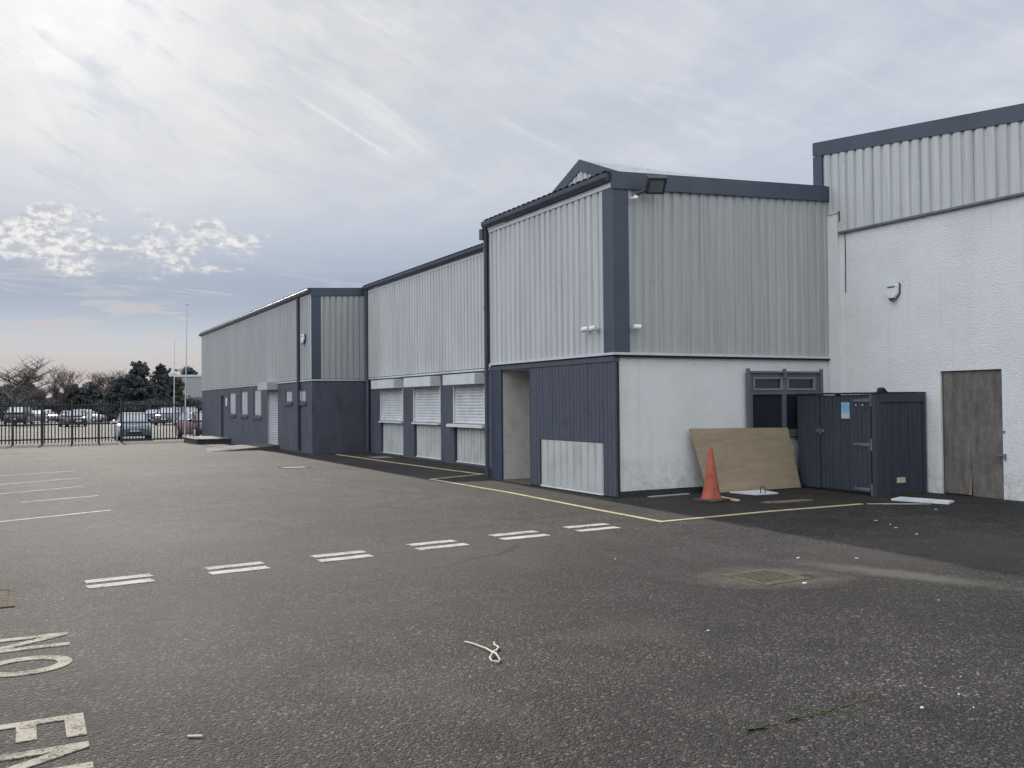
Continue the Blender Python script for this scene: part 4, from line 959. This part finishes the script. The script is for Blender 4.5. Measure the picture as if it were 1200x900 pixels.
# ------------------------------------------------------------------ cars
def car(label, loc, rz, paint, kind='hatch', grp='cars parked beyond the fence'):
    t = thing('parked_car', label, 'car', loc, rz, grp)
    B = lambda mb, n, m, p=None, s=35: mb.build(n, m, p or t, s, True)
    tall = {'hatch': 1.0, 'suv': 1.14, 'van': 1.3}[kind]
    Lh = {'hatch': 2.05, 'suv': 2.3, 'van': 2.5}[kind]; W = {'hatch': .87, 'suv': .93, 'van': .97}[kind]
    z = lambda v: v * tall
    st = [(-Lh, .30, .60, .70), (-Lh + .12, .22, .70, .82), (-Lh + .5, .2, .83, W * .985), (-Lh + 1.1, .2, .93, W), (0, .19, .96, W), (Lh - .9, .2, .98, W), (Lh - .2, .22, .95, W * .96), (Lh, .34, .85, W * .86)]
    rings = []
    for y, zl, zt, w_ in st:
        zl, zt = z(zl), z(zt); m_ = (zl + zt) / 2
        h = [(w_ * .88, zl), (w_ * .98, zl + .08), (w_, m_), (w_ * .975, zt - .10), (w_ * .93, zt - .03), (w_ * .80, zt)]
        rings.append([(-a, y, b) for a, b in h] + [(a, y, b) for a, b in h[::-1]])
    body = B(MB().loft(rings), 'body', paint)
    yb0, yt0 = (-Lh + 1.05, -Lh + 1.75) if kind != 'van' else (-Lh + .75, -Lh + 1.35)
    yt1, yb1 = (Lh - .75, Lh - .18) if kind != 'van' else (Lh - .2, Lh - .06)
    zb, ztp = z(.93), z(1.45); wb, wt = W * .90, W * .72
    b4 = [Vector((-wb, yb0, zb)), Vector((wb, yb0, zb)), Vector((wb, yb1, zb)), Vector((-wb, yb1, zb))]
    t4 = [Vector((-wt, yt0, ztp)), Vector((wt, yt0, ztp)), Vector((wt, yt1, ztp)), Vector((-wt, yt1, ztp))]
    cb = MB().hexa(b4, t4); es = [e for e in cb.bm.edges]; bmesh.ops.bevel(cb.bm, geom=es, offset=.05, segments=3, affect='EDGES'); B(cb, 'cabin', paint)
    gl = M_CARGLASS
    def pane(i, j, n, name, u0=.07, u1=.93, v0=.10, v1=.88):
        p = lambda u, v: (b4[i].lerp(b4[j], u)).lerp(t4[i].lerp(t4[j], u), v)
        q = [p(u0, v0), p(u1, v0), p(u1, v1), p(u0, v1)]; n = Vector(n)
        return B(MB().hexa([a + n * .004 for a in q], [a + n * .012 for a in q]), name, gl)
    pane(0, 1, (0, -.8, .6), 'windscreen'); pane(2, 3, (0, .9, .3), 'rear_window')
    for i, j, nx in ((1, 2, 1), (3, 0, -1)):
        pane(i, j, (nx * .95, 0, .25), 'side_window', .06, .48); pane(i, j, (nx * .95, 0, .25), 'side_window', .52, .92)
    for sx in (-1, 1):
        for y in (-Lh + .78, Lh - .78):
            r_ = .31 * (1 + (tall - 1) * .5); cx = sx * (W - .09)
            wh = B(MB().tube([(cx - .10, y, r_), (cx - .085, y, r_), (cx + .085, y, r_), (cx + .10, y, r_)], [r_ * .9, r_, r_, r_ * .9], 20), 'wheel', BLACK)
            B(MB().tube([(cx + sx * .1005, y, r_), (cx + sx * .108, y, r_)], [r_ * .66, r_ * .6], 16), 'rim', SHUTG, wh)
        yh = -Lh + .06
        B(MB().hexa([(sx * .46, yh - .02, z(.56)), (sx * .78, yh + .1, z(.57)), (sx * .78, yh + .3, z(.57)), (sx * .46, yh + .2, z(.56))][::sx], [(sx * .46, yh + .0, z(.66)), (sx * .77, yh + .12, z(.70)), (sx * .77, yh + .3, z(.70)), (sx * .46, yh + .2, z(.66))][::sx]), 'headlight', M_LAMP)
        B(MB().box(sx * (W - .15), sx * (W - .01), Lh - .1, Lh - .03, z(.66), z(.86), .01), 'tail_light', M_TAIL)
        B(MB().box(sx * (W - .02), sx * (W + .17), yb0 + .18, yb0 + .28, z(.95), z(1.07), .03), 'mirror', paint)
    B(MB().box(-.42, .42, -Lh - .012, -Lh + .1, z(.34), z(.44)), 'grille', BLACK); B(MB().box(-.36, .36, -Lh - .008, -Lh + .1, z(.555), z(.60)), 'upper_grille', BLACK)
    B(MB().box(-.26, .26, -Lh - .02, -Lh + .05, z(.46), z(.46) + .11), 'number_plate', WHITE); B(MB().box(-.26, .26, Lh - .04, Lh + .015, z(.62), z(.62) + .11), 'number_plate', M_PLATEY)
    return t
M_CARGLASS = M_glass('car_glass', (.42, .44, .47), .08); M_CARGLASS.node_tree.nodes['Principled BSDF'].inputs['Metallic'].default_value = .65; M_CARGLASS.node_tree.nodes['Principled BSDF'].inputs['Specular IOR Level'].default_value = 1.; M_CARGLASS.node_tree.nodes['Principled BSDF'].inputs['IOR'].default_value = 2.2; M_LAMP = M_simple('lamp_lens', (.55, .56, .58), .15); M_TAIL = M_simple('tail_lens', (.25, .01, .01), .2); M_PLATEY = M_simple('yellow_plate', (.6, .48, .06), .4)
def M_car(name, c): 
    m = M_simple(name, c, .28, var=.06, spec=.6); m.node_tree.nodes['Principled BSDF'].inputs['Coat Weight'].default_value = .6; return m
C_SIL, C_RED, C_BLK, C_GRY, C_WHT, C_BLU = M_car('car_blue_grey', (.16, .19, .24)), M_car('car_red', (.10, .010, .016)), M_car('car_black', (.012, .013, .016)), M_car('car_grey', (.10, .105, .115)), M_car('car_white', (.65, .65, .66)), M_car('car_blue', (.03, .045, .08))
GP = -.236
def at(px, depth):      # a point on the car park at a bearing (as photo column) and distance along the view
    ya = R(27.921); k = (px - 600) / 1080
    return (depth * (math.sin(ya) + k * math.cos(ya)), depth * (math.cos(ya) - k * math.sin(ya)), GP)
car('blue-grey hatchback with bright windscreen right behind the yard gate', at(155.5, 50.6), R(-3), C_SIL)
car('red car half hidden behind the corner of the far block', at(236, 52.3), R(12), C_RED)
car('black van far left beyond the fence', at(22, 92), R(-10), C_BLK, 'van')
car('dark saloon parked in the middle of the car park behind the fence', at(85, 84), R(10), C_BLK)
car('pale car parked further back, right of the dark saloon', at(101, 104), R(60), C_WHT)
car('small white car furthest back by the hedge', at(126, 118), R(20), C_WHT)
car('dark tall car parked between the hatchback and the flagpoles', at(198, 88), R(-20), C_GRY, 'suv')
car('dark blue car parked beside the tall grey car', at(180, 98), R(-20), C_BLU)
car('grey car behind the fence near the black van', at(52, 106), R(40), C_GRY)
car('grey tall car beyond the fence in front of the pale warehouse', at(221, 96), R(5), C_GRY, 'suv')

# ------------------------------------------------------------------ trees
def bare_tree(base, h, spread, label, seed, levels=4, r0=None):
    rnd = random.Random(seed); t = thing('bare_tree', label, 'tree', base, 0, 'leafless trees beyond the car park')
    tr, cr = MB(), MB(); r0 = r0 or h * .024
    def grow(p, d, l, r, lev):
        n = 3; pts = [p]; rad = [r]; q = p.copy(); dd = d.copy()
        for k in range(n):
            dd = (dd + Vector((rnd.gauss(0, .12), rnd.gauss(0, .12), .06))).normalized(); q = q + dd * l / n; pts.append(q.copy()); rad.append(max(.012, r * (1 - .45 * (k + 1) / n)))
        (tr if lev == 0 else cr).tube(pts, rad, 6 if lev < 2 else 3, cap=False)
        if lev >= levels: return
        for k in range(5 if lev else 7):
            f = rnd.uniform(.35, 1.) if lev else rnd.uniform(.5, 1.); i = min(n - 1, int(f * n)); pp = pts[i].lerp(pts[i + 1], f * n - i)
            az = rnd.uniform(0, 6.28); up = rnd.uniform(.25, .9)
            nd = (dd * .55 + Vector((math.cos(az) * spread, math.sin(az) * spread, up * .55))).normalized()
            grow(pp, nd, l * rnd.uniform(.55, .8), max(.012, r * .5), lev + 1)
    grow(Vector((0, 0, 0)), Vector((0, 0, 1)), h * .38, r0, 0)
    tr.build('trunk', BARK, t, local=True); cr.build('crown', TWIG, t, local=True)
def leafy(name, base, clumps, mat, label, n, leaf, seed, trunk_h, grp):
    rnd = random.Random(seed); t = thing(name, label, 'tree' if 'shrub' not in name else 'shrub', base, 0, grp)
    MB().tube([(0, 0, -.1), (0, 0, trunk_h * .6), (0, 0, trunk_h)], [.22, .15, .05], 7).build('trunk', BARK, t, local=True)
    mb = MB()
    for (cx, cy, cz, rx, rz) in clumps:
        sub = [(cx + rnd.gauss(0, .45) * rx, cy + rnd.gauss(0, .45) * rx, cz + rnd.gauss(0, .45) * rz, rnd.uniform(.22, .5)) for _ in range(12)]
        for k in range(n):
            sx, sy, sz, sr = rnd.choice(sub); v = Vector((rnd.gauss(0, 1), rnd.gauss(0, 1), rnd.gauss(0, 1))).normalized() * rnd.uniform(.5, 1.) ** .5
            p = Vector((sx + v.x * rx * sr, sy + v.y * rx * sr, max(.15, sz + v.z * rz * sr)))
            a = Vector((rnd.gauss(0, 1), rnd.gauss(0, 1), rnd.gauss(0, 1))).normalized(); b = a.orthogonal().normalized(); s = leaf * rnd.uniform(.6, 1.3)
            mb.face([p + a * s, p + b * s * .7, p - a * s, p - b * s * .7])
    mb.build('crown', mat, t, local=True)
def conifer(base, h, w_, mat, label, seed, low=.05, tip=.12):
    cl = []; k = 7
    for i in range(k):
        f = i / (k - 1); r_ = w_ * (1 - f) ** .7 * .85 + w_ * tip
        for j in range(3 if i < k - 1 else 1):
            a = i * 2.1 + j * 2.1; o = r_ * .45 if i < k - 1 else 0
            cl.append((o * math.cos(a), o * math.sin(a), h * (low + (.95 - low) * f) + (j - 1) * h * .025, r_ * .75, h * .10))
    leafy('evergreen_tree', base, cl, mat, label, 420, .19, seed, h * .9, 'evergreens beyond the car park')
bare_tree(at(17, 96), 9.8, 1.55, 'large bare tree with wide spreading branches at far left', 3, 4, .26)
bare_tree(at(75, 125), 8.6, .7, 'slim bare tree between the wide bare tree and the evergreens', 5, 4)
bare_tree(at(126, 118), 9.4, .8, 'bare tree just left of the tall evergreens', 9, 4)
bare_tree(at(45, 135), 6.2, .8, 'small bare tree right behind the wide bare tree', 12, 4)
bare_tree(at(-20, 110), 7.0, .9, 'bare tree cut by the left edge', 15, 4)
def dome(base, h, w_, mat, label, seed, n=1100):
    rnd = random.Random(seed); cl = []
    for i in range(46):
        f = (i + .5) / 46; a = rnd.uniform(0, 6.28); env = math.sqrt(max(.015, 1 - f ** 1.5)); rr = w_ * env * math.sqrt(rnd.random()) * .82
        cl.append((rr * math.cos(a), rr * math.sin(a), h * (.08 + .84 * f), w_ * (.20 + .20 * env), h * .075))
    cl.append((0, 0, h * .93, w_ * .2, h * .05))
    leafy('evergreen_tree', base, cl, mat, label, n // 3, .12, seed, h * .85, 'evergreens beyond the car park')
dome(at(163, 105), 7.0, 2.2, LEAFC, 'tallest dark evergreen beyond the gate', 21)
dome(at(144, 108), 5.3, 2.3, LEAFC, 'broad lower evergreen left of the tallest one', 22)
dome(at(189, 112), 7.0, 1.7, LEAFD, 'dark round topped evergreen right of the tallest one', 23)
dome(at(207, 118), 5.6, 1.9, LEAFH, 'olive green tree left of the pale warehouse', 24)
conifer(at(88, 130), 4.9, 2.0, LEAFD, 'flat topped evergreen left of the broad one', 25, tip=.4)
conifer(at(110, 128), 4.9, 1.8, LEAFD, 'small evergreen between the flat topped and broad evergreens', 26, tip=.4)
for k, (px, dp, hh, ww, m_, lb) in enumerate([(4, 125, 3.9, 3.4, LEAFB, 'brown winter shrub under the wide bare tree'), (38, 132, 3.6, 3.4, LEAFD, 'dark shrub right of the wide bare tree trunk'), (62, 128, 3.5, 3.0, LEAFB, 'reddish brown shrub below the slim bare tree'),
        (130, 112, 3.7, 2.6, LEAFD, 'dark shrub at the foot of the broad evergreen'), (172, 102, 3.3, 2.4, LEAFC, 'low dark shrub below the tallest evergreen'), (216, 122, 4.2, 2.4, LEAFB, 'brown scrub in front of the pale warehouse'), (230, 112, 3.2, 2.4, LEAFH, 'low olive shrub beside the far block'), (-25, 120, 4., 3.4, LEAFD, 'dark shrub at the left edge')]):
    leafy('evergreen_shrub', at(px, dp), [(0, 0, hh * .35, ww, hh * .42), (ww * .5, 0, hh * .3, ww * .7, hh * .36), (-ww * .55, .3, hh * .32, ww * .7, hh * .36)], m_, lb, 700, .2, 40 + k, hh * .6, 'shrubs edging the car park')
def far_wood():
    rnd = random.Random(77); mb = MB()
    for k in range(16000):
        px = rnd.uniform(-260, 330); dp = rnd.uniform(150, 165); x, y, z_ = at(px, dp)
        top = 4.2 + 1.1 * math.sin(px * .07) + .7 * math.sin(px * .19 + 1)
        p = Vector((x, y, rnd.uniform(0, 1) ** .8 * top)); a = Vector((rnd.gauss(0, 1), rnd.gauss(0, 1), rnd.gauss(0, 1))).normalized(); b = a.orthogonal().normalized(); s = rnd.uniform(.2, .5)
        mb.face([p + a * s, p + b * s * .7, p - a * s, p - b * s * .7])
    o = mb.build('far_wood', LEAFD); o['kind'] = 'stuff'; o['label'] = 'dark distant belt of trees along the horizon'; o['category'] = 'trees'
far_wood()
dome(at(222, 150), 8.2, 3.6, LEAFD, 'dark tree rising behind the pale warehouse roof', 31)
def far_building():
    x, y, z_ = at(226, 135)
    t = thing('far_warehouse', 'pale flat roofed warehouse in the distance beside the far block', 'building', (x, y, GP), R(-20))
    MB().box(-3.2, 9, 0, 8, 0, 6.0).build('wall', M_simple('far_wall', (.34, .34, .35), .7, var=.1), t, local=True)
    MB().box(-3.3, 9.1, -.1, 8.1, 6.0, 6.3).build('roof', FLASH, t, local=True)
    for k in range(3): MB().box(-2.2 + k * 3.2, -.6 + k * 3.2, -.04, -.005, 1., 2.4).build('window', GLASSB, t, local=True)
far_building()
